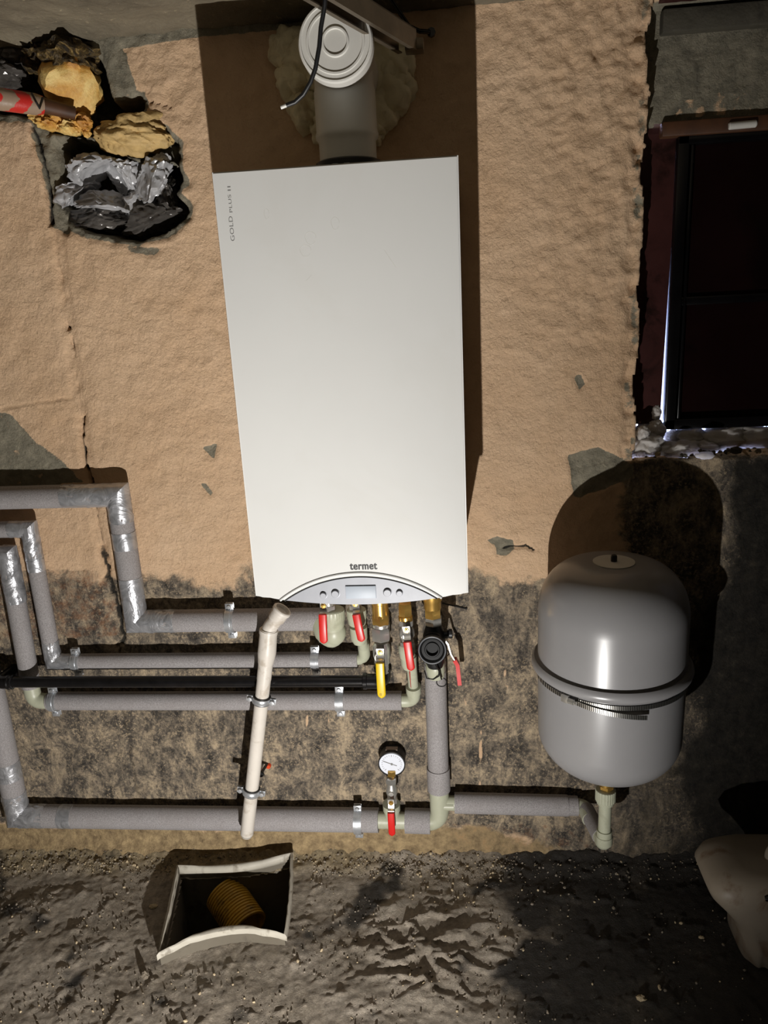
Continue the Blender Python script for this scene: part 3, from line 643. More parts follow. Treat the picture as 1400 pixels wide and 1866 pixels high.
# cable, channel, rod
bm = Bm(); cp_ = [at(588, -60, -.40), at(593, -20, -.40), at(592, 10, -.39), at(585, 50, -.385), at(582, 85, -.38), at(575, 125, -.375), at(566, 150, -.37), at(553, 172, -.365), at(538, 186, -.36), at(522, 192, -.36)]
tube(bm, cp_, .0033, 12); cab = tag(link('cable', bm, 'black'), 'thin black cable hanging in front of the flue cap', 'cable')
bm = Bm(); tube(bm, [cp_[-1]+Vector((.004, 0, .001)), cp_[-1], at(512, 196, -.36)], .0027, 10); o = link('cable_end', bm, 'fluewhite'); o.parent = cab; o['label'] = 'grey stripped end'
E1 = at(742, 78, -.15); E0 = at(600, -8, -.37); dv = (E0-E1).normalized(); E2 = E1+dv*.75; E2.z = min(E2.z, 1.86)
chn = thing('steel_channel', 'slotted steel channel crossing above the flue at a slant', 'steel channel', tuple(E1))
bm = Bm(); side = dv.cross(Vector((0, 0, 1))).normalized(); upv = side.cross(dv).normalized()
def bar(bm, a, b, sv, uv, s0, s1, u0, u1):
    vs = [bm.verts.new(p+sv*s+uv*u) for p in (a, b) for (s, u) in ((s0, u0), (s1, u0), (s1, u1), (s0, u1))]
    for f in ((0, 1, 2, 3), (7, 6, 5, 4), (0, 4, 5, 1), (1, 5, 6, 2), (2, 6, 7, 3), (3, 7, 4, 0)): bm.faces.new([vs[i] for i in f])
E2 = E1+dv*.62
for s0, s1, u0, u1 in ((-.018, .018, .016, .018), (-.018, -.016, -.012, .018), (.016, .018, -.012, .018), (-.018, -.010, -.014, -.012), (.010, .018, -.014, -.012)): bar(bm, E1, E2, side, upv, s0, s1, u0, u1)
part('rail', bm, 'channel', chn, smooth=False)
bm = Bm(); hh = E1.lerp(E2, .85); tube(bm, [hh+upv*.01, Vector((hh.x, hh.y, 1.895))], .004, 10); part('hanger_rod', bm, 'steel', chn)
bm = Bm(); box(bm, E1+Vector((-.004, -.004, -.012)), E1+Vector((.028, .028, .006)), .002); part('end_bracket', bm, 'channel', chn)
bm = Bm(); tube(bm, [at(700, -20, -.10), at(745, 48, -.06), at(765, 57, -.05), at(780, 58, -.04), at(786, 56, .01)], .004, 10); lathe(bm, [(.008, 0), (.008, .008)], at(786, 58, -.03), (0, 1, 0), 8)
tag(link('wall_hook', bm, 'sashblack'), 'thin bent dark hook on the wall right of the slanted channel', 'hook')

# ------------------------------------------------------------------ insulated pipes
def sleeve(parent, pts, r, name='foam_sleeve', m='insul', seg=28, label=None, n=0):
    bm = Bm(); tube(bm, pts, r, seg); bev = [e for e in bm.edges if False]
    return part(name, bm, m, parent, label)
def tape(parent, path, r, step=.006, amp=.035, label=None, seed=0):
    """wrinkled tape wound over a sleeve along path (may turn a mitred corner)"""
    P = [Vector(p) for p in path]; bm = Bm(); pts = [P[0]]
    for a, b in zip(P[:-1], P[1:]):
        n = max(2, int((b-a).length/step))
        for i in range(1, n+1): pts.append(a.lerp(b, i/n))
    rr = [r*1.012 for _ in pts]; rings = tube(bm, pts, rr, 36)
    for i, ring in enumerate(rings):
        for j, v in enumerate(ring):
            c = pts[i]; a = j/36*2*PI
            k = pn(np.array([i*.42+seed*7.1+j*.22]), np.array([j*.55-i*.17+seed]), 1)[0]; k2 = abs(pn(np.array([i*.9+j*.5+seed]), np.array([j*.3-i*.3]), 2)[0])
            v.co = c+(v.co-c)*(1+amp*k*1.8+.7*amp*(k2 > .3))
    return part('tape_wrap', bm, 'tape', parent, label or 'shiny silver tape', angle=28)
IG = 'insulated heating pipes'
rA, rB, rC, rD, rE = .0262, .0190, .0222, .0290, .0245
yA, yB, yC, yD, yE = -.034, -.030, -.030, -.036, -.036
zA1, zA2, xA = .972, .668, -.366
tA = thing('insulated_pipe', 'highest grey insulated pipe, stepping down at a taped corner to the first red valve', 'pipe', (xA, yA, zA2), IG)
a0, a1, a2, a3 = Vector((-1.25, yA, zA1+.003)), Vector((xA, yA, zA1)), Vector((xA, yA, zA2)), Vector((.075, yA, zA2))
sleeve(tA, [a0, a1+Vector((-.05, 0, 0))], rA); sleeve(tA, [a1+Vector((0, 0, -.05)), a2+Vector((0, 0, .05))], rA); sleeve(tA, [a2+Vector((.05, 0, 0)), a3], rA)
tape(tA, [a1+Vector((-.125, 0, 0)), a1, a1+Vector((0, 0, -.062))], rA, seed=1); tape(tA, [a1+Vector((0, 0, -.085)), a1+Vector((0, 0, -.125))], rA*1.01, amp=.02, seed=2)
tape(tA, [a2+Vector((0, 0, .11)), a2+Vector((0, 0, .065))], rA*1.01, amp=.02, seed=3); tape(tA, [a2+Vector((0, 0, .066)), a2, a2+Vector((.095, 0, 0))], rA, seed=4)
zB1, zB2, xB = .897, .564, -.589
tB = thing('insulated_pipe', 'thinner grey insulated pipe just above the black gas pipe, ending below the second red valve', 'pipe', (xB, yB, zB2), IG)
b0, b1, b2, b3 = Vector((-1.25, yB, zB1+.003)), Vector((xB, yB, zB1)), Vector((xB, yB, zB2)), Vector((.146, yB, zB2))
sleeve(tB, [b0, b1+Vector((-.04, 0, 0))], rB); sleeve(tB, [b1+Vector((0, 0, -.04)), b2+Vector((0, 0, .04))], rB); sleeve(tB, [b2+Vector((.04, 0, 0)), b3], rB)
tape(tB, [b1+Vector((-.045, 0, 0)), b1, b1+Vector((0, 0, -.075))], rB, amp=.05, seed=5); tape(tB, [b1+Vector((0, 0, -.072)), b1+Vector((0, 0, -.10))], rB*1.03, amp=.02, seed=6)
tape(tB, [b2+Vector((0, 0, .055)), b2, b2+Vector((.048, 0, 0))], rB, amp=.06, seed=7)
zC2, xC = .459, -.658
tC = thing('insulated_pipe', 'grey insulated pipe running just under the black gas pipe with bare plastic elbows', 'pipe', (xC, yC, zC2), IG)
c0_, c1, c2, c3 = Vector((-1.25, yC, .838)), Vector((xC+.005, yC, .835)), Vector((xC, yC, zC2)), Vector((.243, yC, zC2))
sleeve(tC, [c1+Vector((0, 0, -.04)), c2+Vector((0, 0, .040))], rC, label='grey foam sleeve'); sleeve(tC, [c2+Vector((.038, 0, 0)), c3], rC); sleeve(tC, [c0_, c1+Vector((-.03, 0, 0))], rC)
tape(tC, [c1+Vector((-.04, 0, 0)), c1, c1+Vector((0, 0, -.115))], rC*1.02, amp=.07, seed=8)
bm = Bm(); tube(bm, bend(c2+Vector((0, 0, .05)), c2, c2+Vector((.05, 0, 0)), .026), rC*.86, 24); part('elbow', bm, 'ppr', tC, 'bare pale green plastic elbow')
bm = Bm(); xe4 = .272; tube(bm, bend(c3+Vector((-.01, 0, 0)), Vector((xe4, yC, zC2)), Vector((xe4, yC-.012, zC2+.045)), .022), .0155, 24)
tube(bm, [(xe4, yC-.008, zC2+.026), (xe4, yC-.014, zC2+.045)], .0175, 24); part('elbow', bm, 'ppr', tC, 'bare pale green plastic elbow')
bm = Bm(); tube(bm, [(xe4, yC-.010, zC2+.04), (xe4, -.085, .60)], .0118, 24); sp_ = part('bare_pipe', bm, 'ppr', tC, 'bare plastic pipe')
bm = Bm(); tube(bm, [(xe4-.004, yC-.0232, zC2+.046), (xe4-.004, -.0978, .60)], .0015, 6); part('red_stripe', bm, 'pprred', sp_, 'thin red stripe')
bm = Bm(); tube(bm, bend(b3+Vector((-.01, 0, 0)), Vector((.163, yB, zB2+.003)), Vector((.163, yB-.015, zB2+.05)), .02), .0135, 24); part('elbow', bm, 'ppr', tB, 'bare pale green plastic elbow')
bm = Bm(); tube(bm, [(.163, yB-.008, zB2+.03), (.163, -.07, .64)], .0115, 20); part('bare_pipe', bm, 'ppr', tB, 'bare plastic pipe')
zD2, xD = .134, -.757
tD = thing('insulated_pipe', 'lowest grey insulated pipe along the floor, rising beside the black strainer', 'pipe', (xD, yD, zD2), IG)
d0_, d1_, d2_ = Vector((xD, yD, .90)), Vector((xD, yD, zD2)), Vector((.172, yD, zD2+.002))
sleeve(tD, [d1_+Vector((0, 0, .05)), Vector((xD, yD, .80))], rD); sleeve(tD, [d1_+Vector((.05, 0, 0)), d2_], rD)
tape(tD, [d1_+Vector((0, 0, .16)), d1_+Vector((0, 0, .112))], rD*1.01, amp=.02, seed=9); tape(tD, [d1_+Vector((0, 0, .07)), d1_, d1_+Vector((.075, 0, 0))], rD, amp=.05, seed=10); tape(tD, [d1_+Vector((.115, 0, 0)), d1_+Vector((.15, 0, 0))], rD*1.01, amp=.015, seed=11)
sleeve(tD, [(.237, yD, zD2+.002), (.298, yD, zD2+.001)], rD*1.02)
xv = .322
bm = Bm(); tube(bm, [(.160, yD, zD2+.002), (.25, yD, zD2+.002)], .020, 28); tube(bm, [(.206, yD, zD2), (.206, yD-.006, zD2+.052)], .0185, 28); lathe(bm, [(.021, 0), (.021, .018)], (.206, yD-.004, zD2+.036), (0, -.1, 1), 28); part('tee', bm, 'ppr', tD, 'bare pale green plastic tee')
bm = Bm(); tube(bm, bend(Vector((.285, yD, zD2+.001)), Vector((xv, yD, zD2+.002)), Vector((xv, yD, zD2+.06)), .034, 10), .0222, 28); part('elbow', bm, 'ppr', tD, 'bare pale green plastic elbow')
bm = Bm(); tube(bm, [(xv, yD, zD2+.035), (xv, yD, .262)], .0232, 28); tube(bm, [(xv, yD, .187), (xv+.055, yD, .187)], .0175, 24); tube(bm, [(xv+.01, yD-.012, .187), (xv+.034, yD-.012, .187)], .009, 14); part('tee', bm, 'ppr', tD, 'bare pale green plastic tee')
sleeve(tD, [(xv, yD, .225), (xv, yD, .285)], .0275); sleeve(tD, [(xv, yD, .27), (xv+.002, yD-.006, .568)], .0248)
tE = thing('insulated_pipe', 'grey insulated branch pipe running from the tee to the grey tank', 'pipe', (xv+.04, yE, .187), IG)
sleeve(tE, [(xv+.036, yE, .188), (.625, yE, .184)], rE); sleeve(tE, [(.612, yE, .184), (.648, yE, .1835)], rE*.93)
bm = Bm(); tube(bm, bend(Vector((.63, yE, .1835)), Vector((.664, yE, .1835)), Vector((.668, yE-.05, .184)), .02), .0175, 24); part('elbow', bm, 'ppr', tE, 'bare pale green plastic elbow')
sleeve(tE, [(.6655, yE-.012, .1835), (.681, -.145, .186)], .0185)
bm = Bm(); tube(bm, bend(Vector((.680, -.14, .186)), Vector((.684, -.172, .1865)), Vector((.684, -.172, .225)), .016), .0165, 24); lathe(bm, [(.017, 0), (.018, .002), (.018, .02), (.0135, .022)], (.684, -.172, .19), (0, 0, 1), 28)
part('elbow', bm, 'ppr', tE, 'bare pale green plastic elbow')
bm = Bm(); lathe(bm, [(.0135, 0), (.0135, .085), (.018, .088), (.0185, .094), (.0215, .096), (.0215, .122), (.018, .123)], (.684, -.172, .205), (0, 0, 1), 48, rib=(24, .0012, .0955, .1225)); part('union', bm, 'ppr', tE, 'ribbed pale green union'); 

# black gas pipe
zG, yG = .532, -.072
tg = thing('gas_pipe', 'glossy black painted steel gas pipe running across the insulated pipes', 'pipe', (0, yG, zG))
bm = Bm(); tube(bm, [(-.682, yG, zG+.001), (.165, yG, zG)], .0132, 24); part('pipe', bm, 'blackpaint', tg)
bm = Bm(); lathe(bm, [(.014, 0), (.0175, .001), (.0185, .006), (.0165, .008), (.0165, .012), (.0175, .014), (.015, .016)], (-.688, yG, zG+.001), (1, 0, 0), 24)
tube(bm, bend(Vector((-.675, yG, zG+.001)), Vector((-.708, yG, zG)), Vector((-.709, .012, zG-.003)), .015), .0160, 24); part('elbow', bm, 'blackpaint', tg)
bm = Bm(); lathe(bm, [(.013, 0), (.0185, .002), (.0185, .010), (.016, .012)], (.160, yG, zG), (1, 0, 0), 24); tube(bm, bend(Vector((.165, yG, zG)), Vector((.209, yG, zG)), Vector((.209, yG-.018, zG+.05)), .022), .0168, 24)
lathe(bm, [(.0175, 0), (.020, .002), (.020, .010), (.017, .012)], (.209, yG-.012, zG+.034), (0, -.3, 1), 24); part('elbow', bm, 'blackpaint', tg)

# drain pipe
td = thing('drain_pipe', 'slim white plastic drain pipe hanging below the left end of the boiler', 'pipe', (-.07, -.105, .132))
q0, q1, q2, q3 = at(524, 1098, -.105), at(490, 1146, -.105), at(482, 1230, -.105), at(450, 1520, -.105)
dd = (q2-q3).normalized()
bm = Bm(); tube(bm, [q3, q3+dd*.002, q2, q2+dd*.02], [.0145, .0158, .0158, .0158], 28); lathe(bm, [(.0145, -.001), (.012, -.006), (.006, -.009), (.001, -.010)], q3, dd, 28); part('lower_pipe', bm, 'pvc', td)
bm = Bm(); tube(bm, [q2-dd*.01, q2+dd*.04, q1-dd*.02], .0165, 28); tube(bm, [q2+dd*.03, q2+dd*.055, q2+dd*.06, q1+dd*.0], [.0175, .0205, .0205, .019], 28); part('socket', bm, 'pvc', td)
ed = (q0-q1).normalized()
bm = Bm(); tube(bm, bend(q1-dd*.03, q1, q1+ed*.05, .012), .0165, 28); lathe(bm, [(.0165, 0), (.0195, .004), (.0195, .022), (.0215, .024), (.0215, .030), (.0195, .032), (.0165, .032), (.0165, .02)], q1+ed*.027, ed, 28)
lathe(bm, [(.0175, 0), (.0205, .001), (.0205, .010), (.0175, .011)], q1-dd*.012, dd, 28); part('elbow', bm, 'pvc', td)

# ------------------------------------------------------------------ pipe clamps
def hclamp(c, r, wallg, label, ear=.010, gauge=.022):
    """half-round clamp on a horizontal pipe with ears above and below"""
    c = Vector(c); t_ = thing('pipe_clamp', label, 'pipe clamp', (c.x, 0, c.z), 'steel pipe clamps on the insulated pipes')
    bm = Bm(); R_ = r+.0018
    for off, ex in ((-.0062, 0), (0, .0012), (.0062, 0)):
        strip(bm, [(c.x+off, c.y-(R_+ex)*math.cos(a), c.z+(R_+ex)*math.sin(a)) for a in [(-1+2*i/20)*1.75 for i in range(21)]], (1, 0, 0), .0068, .0022)
    part('band', bm, 'steel', t_)
    for s_ in (1, -1):
        e = Bm(); z0 = c.z+s_*(R_+.006)
        box(e, (c.x-.0095, c.y-.006, z0-.009), (c.x+.0095, c.y-.0035, z0+.009), .0009); box(e, (c.x-.0095, c.y+.002, z0-.009), (c.x+.0095, c.y+.0045, z0+.009), .0009)
        part('ear', e, 'steel', t_)
        b = Bm(); lathe(b, [(.0048, 0), (.005, .0015), (.004, .0038), (.001, .0040)], (c.x, c.y-.006, z0+s_*.001), (0, -1, 0), 16); tube(b, [(c.x, c.y-.005, z0+s_*.001), (c.x, c.y+.008, z0+s_*.001)], .0028, 8)
        part('screw', b, 'steel', t_)
    b = Bm(); tube(b, [(c.x, c.y+R_-.002, c.z), (c.x, .012, c.z)], .004, 10); part('stud', b, 'steel', t_)
    return t_
q_ = at(421, 1125, yA); hclamp((q_.x, yA, zA2), rA, 0, 'steel clamp round the highest insulated pipe, left of the drain pipe')
q_ = at(140, 1200, yB); hclamp((q_.x, yB, zB2), rB, 0, 'steel clamp just right of the taped bend above the gas pipe')
q_ = at(575, 1197, yB); hclamp((q_.x, yB, zB2), rB, 0, 'steel clamp on the thin pipe directly below the first red lever')
q_ = at(100, 1277, yC); hclamp((q_.x, yC, zC2), rC, 0, 'steel clamp under the gas pipe beside the bare plastic elbow')
q_ = at(620, 1276, yC); hclamp((q_.x, yC, zC2), rC, 0, 'steel clamp under the gas pipe, left of the yellow lever')
q_ = at(653, 1487, yD); hclamp((q_.x, yD, zD2), rD, 0, 'steel clamp on the lowest pipe, left of the pressure gauge')
def vclamp(c, r, axis, label):
    c = Vector(c); t_ = thing('pipe_clamp', label, 'pipe clamp', tuple(c), 'rubber-lined clamps on the drain pipe')
    axis = Vector(axis).normalized(); ex = Vector((1, 0, 0)); ex = (ex-axis*ex.dot(axis)).normalized(); ey = axis.cross(ex)
    bm = Bm(); lathe(bm, [(r+.0002, -.009), (r+.0035, -.009), (r+.0035, .009), (r+.0002, .009)], c, axis, 32); part('rubber_liner', bm, 'black', t_, 'black rubber liner')
    bm = Bm(); lathe(bm, [(r+.0036, -.007), (r+.0052, -.0065), (r+.0052, -.002), (r+.0062, 0), (r+.0052, .002), (r+.0052, .0065), (r+.0036, .007)], c, axis, 32); part('band', bm, 'steel', t_)
    for s_ in (1, -1):
        e = Bm(); o_ = c+ex*s_*(r+.010)
        for k in (-.0035, .001): 
            vs = [o_+ex*a+axis*b+ey*(k+w) for w in (0, .002) for a, b in ((-.008, -.007), (.007, -.007), (.007, .007), (-.008, .007))]; vs = [e.verts.new(v_) for v_ in vs]
            for f in ((0, 1, 2, 3), (7, 6, 5, 4), (0, 4, 5, 1), (1, 5, 6, 2), (2, 6, 7, 3), (3, 7, 4, 0)): e.faces.new([vs[i] for i in f])
        part('ear', e, 'steel', t_, smooth=False)
        b = Bm(); yd = Vector((0, -1, 0)); lathe(b, [(.0058, 0), (.0058, .002), (.005, .0055), (.001, .006)], o_+yd*.005, yd, 16); part('screw', b, 'steel', t_)
    b = Bm(); tube(b, [c+Vector((0, r+.004, 0)), (c.x, .012, c.z)], .004, 10); lathe(b, [(.0075, 0), (.0075, .008)], c+Vector((0, r+.004, 0)), (0, 1, 0), 6); part('stud', b, 'steel', t_)
def on_drain(py):
    k = (py-1230)/(1520-1230); return q2.lerp(q3, k)
vclamp(on_drain(1272), .0158, dd, 'rubber-lined clamp on the white drain pipe just below the black gas pipe')
vclamp(on_drain(1437), .0158, dd, 'rubber-lined clamp on the white drain pipe just above the lowest pipe')
q_ = at(487, 1392, 0); an = thing('anchor_bolt', 'black bolt in an orange wall plug behind the drain pipe', 'bolt', (q_.x, 0, q_.z))
bm = Bm(); lathe(bm, [(.005, 0), (.006, .002), (.006, .014)], (q_.x+.004, -.008, q_.z-.004), (0, 1, 0), 12); part('wall_plug', bm, 'orange', an, 'orange wall plug')
bm = Bm(); tube(bm, [(q_.x, .0, q_.z), (q_.x-.004, -.045, q_.z+.004)], .0035, 10); lathe(bm, [(.007, 0), (.008, .003), (.007, .007)], (q_.x-.004, -.044, q_.z+.004), (0, -1, 0), 12); part('bolt', bm, 'black', an)

# ------------------------------------------------------------------ valves
VG = 'red-handled ball valves under the boiler'
def lever(parent, stem, drop, length, m, w=.0165, tilt=0.0, out=.016, name='handle', side=0):
    """flat bent steel lever with a plastic grip, hanging from the valve stem"""
    s = Vector(stem); dx = math.sin(tilt); dz = -math.cos(tilt)
    def P(l, o): return s+Vector((dx*l, -o, dz*l))
    h = Bm(); wd = Vector((dz*-1, 0, dx)) if False else Vector((math.cos(tilt), 0, math.sin(tilt)))
    strip(h, [P(-.008, .001), P(.006, .001), P(.014, .005), P(drop*.6+.006, out*.75), P(drop+.01, out)], wd, w*.86, .0022)
    hd = part(name, h, 'chrome', parent, 'chrome lever')
    g = Bm(); n = 40; pr = []
    for i in range(n+1):
        l = drop+length*i/n; k = math.sqrt(max(0, 1-((i/n-.88)/.12)**2)) if i/n > .88 else 1
        pr.append((P(l, out+.001+.002*math.sin(i/n*PI)), max(w*.5*k, .001)))
    rows = []
    for (c, hw) in pr:
        ring = []
        for a in range(16):
            an_ = 2*PI*a/16; ca, sa = math.cos(an_), math.sin(an_)
            ring.append(g.verts.new(c+wd*(hw*math.copysign(abs(ca)**.6, ca))+Vector((0, .0038*math.copysign(abs(sa)**.7, sa), 0))))
        rows.append(ring)
    for a, b in zip(rows[:-1], rows[1:]):
        for j in range(16): g.faces.new((a[j], a[(j+1) % 16], b[(j+1) % 16], b[j]))
    g.faces.new(rows[0][::-1]); g.faces.new(rows[-1])
    gr = part('grip', g, m, hd, ('yellow' if m == 'yellow' else 'red')+' plastic grip', angle=60)
    nb = Bm(); hexnut(nb, s+Vector((0, -.001, 0)), (0, -1, 0), .0062, .004); lathe(nb, [(.0035, 0), (.0035, .007), (.001, .0072)], s+Vector((0, -.001, 0)), (0, -1, 0), 14); part('stem_nut', nb, 'brass', parent)
    return hd
def valve_body(parent, x, y, z0, z1, r, m='chrome', hex_=True):
    bm = Bm(); h = z1-z0
    lathe(bm, [(r*.8, 0), (r, h*.02), (r, h*.2)], (x, y, z0), (0, 0, 1), 6 if hex_ else 24)
    lathe(bm, [(r*.78, h*.18), (r*.8, h*.28), (r*1.02, h*.4), (r*1.05, h*.5), (r*1.02, h*.6), (r*.8, h*.72), (r*.78, h*.82)], (x, y, z0), (0, 0, 1), 28)
    lathe(bm, [(r, h*.8), (r, h*.98), (r*.8, h)], (x, y, z0), (0, 0, 1), 6 if hex_ else 24)
    tube(bm, [(x, y, z0+h*.5), (x, y-r*1.3, z0+h*.5)], r*.42, 16)
    return part('valve_body', bm, m, parent)
def union(parent, x, y, z0, z1, r, label='ribbed pale green union'):
    bm = Bm(); h = z1-z0; lathe(bm, [(r*.78, 0), (r*.9, h*.1), (r*.93, h*.38), (r, h*.42), (r, h*.95), (r*.9, h)], (x, y, z0), (0, 0, 1), 56, rib=(28, .0010, h*.41, h*.96)); return part('union', bm, 'ppr', parent, label)
# 1
v1 = thing('ball_valve', 'red lever valve furthest left under the boiler, on a bulky pale elbow', 'valve', (.103, -.085, .62), VG)
valve_body(v1, .098, -.085, .705, .80, .017); union(v1, .104, -.080, .668, .712, .0275)
bm = Bm(); tube(bm, bend(Vector((.104, -.080, .675)), Vector((.102, -.072, .628)), Vector((.06, -.045, .663)), .032, 10)[:-1]+[Vector((.07, -.04, .665))], .0235, 28); blob(bm, (.104, -.076, .656), (.027, .027, .032), 3, 0, 1); part('elbow', bm, 'ppr', v1, 'bulky pale green plastic elbow')
s1 = at(590, 1103, -.118); lever(v1, s1, .014, .066, 'red', w=.0178, tilt=-.03)
s2 = at(648, 1100, -.118)
v2 = thing('ball_valve', 'red lever valve second from left under the boiler, lever slanting right', 'valve', (.158, -.085, .64), VG)
valve_body(v2, .157, -.085, .705, .80, .014); union(v2, .158, -.082, .675, .712, .0215)
bm = Bm(); lathe(bm, [(.0125, 0), (.0185, .012), (.0195, .04)], (.1595, -.078, .628), (0, 0, 1), 28); part('reducer', bm, 'ppr', v2, 'pale green plastic reducer')
lever(v2, s2, .018, .062, 'red', w=.0175, tilt=.14)
v3 = thing('gas_valve', 'gas valve with a long yellow lever hanging over the black pipe', 'valve', (.21, -.09, .57))
bm = Bm(); lathe(bm, [(.018, 0), (.018, .03), (.020, .032), (.020, .07), (.022, .075), (.022, .10)], (.212, -.095, .70), (0, 0, 1), 28); part('brass_nipple', bm, 'brass', v3, 'brass nipple')
bm = Bm(); hexnut(bm, (.212, -.095, .682), (0, 0, 1), .020, .026); part('brass_nut', bm, 'brass', v3, 'brass hex nut')
bm = Bm(); lathe(bm, [(.016, 0), (.019, .002), (.019, .008), (.017, .01)], (.212, -.095, .675), (0, 0, 1), 24); hexnut(bm, (.211, -.095, .645), (0, 0, 1), .0215, .030); lathe(bm, [(.014, 0), (.014, .02), (.0175, .024), (.0175, .034), (.0195, .04), (.0195, .062), (.015, .072)], (.210, -.094, .566), (0, 0, 1), 28)
tube(bm, [(.209, -.094, .612), (.207, -.120, .612)], .011, 16); part('valve_body', bm, 'chrome', v3)
s3 = at(693, 1188, -.122); h3 = lever(v3, s3, .018, .082, 'yellow', w=.0185, tilt=0.0)
M['oliveink'] = simple('olive_print', (120, 100, 20), .5)
text_part('CE', .006, (s3.x+.0005, s3.y-.0222, s3.z-.093), 0, .0055, 'oliveink', h3, 'lettering', up=True, height=.0042)
v4 = thing('ball_valve', 'red lever valve on the plastic pipe right of the yellow gas lever', 'valve', (.27, -.09, .62), VG)
bm = Bm(); hexnut(bm, (.266, -.095, .700), (0, 0, 1), .0155, .03); lathe(bm, [(.012, 0), (.0155, .002), (.0155, .01), (.0125, .012)], (.266, -.095, .690), (0, 0, 1), 24); part('brass_nut', bm, 'brass', v4, 'brass hex nut')
valve_body(v4, .267, -.095, .628, .692, .0165); union(v4, .2655, -.092, .598, .632, .0185)
bm = Bm(); lathe(bm, [(.0125, 0), (.017, .01), (.0175, .03)], (.268, -.09, .572), (0, 0, 1), 28); part('reducer', bm, 'ppr', v4, 'pale green plastic reducer')
s4 = at(741, 1148, -.122); lever(v4, s4, .020, .066, 'red', w=.0175, tilt=.09)
# 5: strainer with lever
v5 = thing('strainer_valve', 'black strainer with round cap and side red lever at the right under the boiler', 'valve', (.325, -.09, .57))
bm = Bm(); lathe(bm, [(.017, 0), (.0185, .003), (.0185, .018), (.021, .022), (.021, .05)], (.325, -.095, .715), (0, 0, 1), 28)
tube(bm, [(.325, -.095, .75), (.345, -.09, .785)], .021, 24); hexnut(bm, (.325, -.095, .695), (0, 0, 1), .0185, .028); part('brass_elbow', bm, 'brass', v5, 'brass elbow and nut')
bm = Bm(); hexnut(bm, (.326, -.095, .679), (0, 0, 1), .0195, .018); part('steel_nut', bm, 'chrome', v5, 'steel hex nut')
bm = Bm(); lathe(bm, [(.0165, 0), (.020, .01), (.0245, .04), (.0245, .075), (.018, .095), (.0165, .105)], (.326, -.092, .578), (0, 0, 1), 32)
cc = at(788, 1184, -.148); tube(bm, [Vector((.326, -.09, .64)), Vector((cc.x, -.13, cc.z+.006))], .0225, 28); part('strainer_body', bm, 'black', v5, 'black strainer body')
bm = Bm(); dcap = Vector((0, -1, .28)).normalized()
lathe(bm, [(.026, -.014), (.0305, -.010), (.031, .004), (.029, .0065), (.0265, .0065), (.0225, .001), (.0165, .001), (.0150, .004), (.0128, .004), (.0118, -.003), (.001, -.003)], cc, dcap, 44); part('round_cap', bm, 'black', v5, 'round black ridged cap', angle=25)
bm = Bm(); u5, w5 = frame(dcap); tube(bm, [cc+dcap*.0062+(u5*math.cos(a)+w5*math.sin(a))*.0278 for a in [i*2*PI/36 for i in range(37)]], .0016, 8, cap=False); M['capedge'] = simple('grey_cap_edge', (120, 122, 126), .3, .2); part('cap_edge', bm, 'capedge', v5, 'grey rim')  # thin grey ring on the edge of the cap
union(v5, .326, -.080, .545, .585, .0215)
bm = Bm(); tube(bm, [at(793, 1210, -.13), at(800, 1222, -.115), at(805, 1238, -.10)], .0016, 8)
rc = at(805, 1243, -.09); tube(bm, [rc+Vector((.011*math.cos(a), .004*math.sin(a), .0085*math.sin(a))) for a in [i*2*PI/20 for i in range(21)]], .0013, 8)
tube(bm, [at(800, 1222, -.11), at(800, 1232, -.105), at(790, 1238, -.1), at(778, 1236, -.09), at(774, 1222, -.07)], .0013, 8); part('tie_strap', bm, 'black', v5, 'thin black looped strap')
kk = at(818, 1155, -.095); bm = Bm(); tube(bm, [(.34, -.092, kk.z-.006), (kk.x, -.095, kk.z)], .0085, 16); lathe(bm, [(.009, 0), (.0105, .001), (.0105, .007), (.009, .008)], (kk.x, -.095, kk.z), (1, 0, .05), 14); part('side_knob', bm, 'black', v5, 'small black side knob')
sa, sb, sc_, sd_ = at(814, 1170, -.078), at(822, 1190, -.078), at(834, 1210, -.074), at(838, 1246, -.072)
bm = Bm(); tube(bm, [(.34, -.085, sa.z), sa], .006, 12); strip(bm, [sa+Vector((-.003, 0, .006)), sa+Vector((.003, 0, -.002)), sb, sc_, sc_.lerp(sd_, .4)], (0, 1, 0), .014, .003); hd = part('handle', bm, 'chrome', v5, 'chrome side lever')
bm = Bm(); strip(bm, [sb.lerp(sc_, .55), sc_, sc_.lerp(sd_, .5), sd_], (0, 1, 0), .0165, .0088); part('grip', bm, 'red', hd, 'red plastic grip')

# ------------------------------------------------------------------ pressure gauge and its valve
gx = .209
gv = thing('ball_valve', 'small valve under the pressure gauge with a red lever hanging down', 'valve', (gx, -.06, .20))
valve_body(gv, gx, -.044, .193, .262, .0135)
s6 = at(713, 1462, -.070); lever(gv, s6, .016, .062, 'red', w=.0165, tilt=.0)
pg = thing('pressure_gauge', 'round black pressure gauge with a white dial above the lowest pipe', 'pressure gauge', (gx+.004, -.06, .262))
gc = at(714, 1393, -.042); gdir = Vector((0, -1, 0.0))
bm = Bm(); lathe(bm, [(.012, 0), (.029, .001), (.031, .004), (.031, .034), (.0325, .035), (.0325, .040), (.030, .041), (.030, .037)], (gc.x, -.002, gc.z), gdir, 48); part('gauge_case', bm, 'black', pg, 'black round case')
bm = Bm(); lathe(bm, [(.0298, 0), (.0298, .001)], (gc.x, -.0395, gc.z), gdir, 48); dl = part('dial', bm, 'dial', pg, 'white dial')
bm = Bm(); cdl = Vector((gc.x, -.0408, gc.z))
for i in range(21):
    a = math.radians(225-270*i/20); dr = Vector((math.cos(a), 0, math.sin(a))); r0 = .0215 if i % 5 else .0195
    strip(bm, [cdl+dr*r0, cdl+dr*.0245], Vector((-dr.z, 0, dr.x)), .0007 if i % 5 else .0011, .0003)
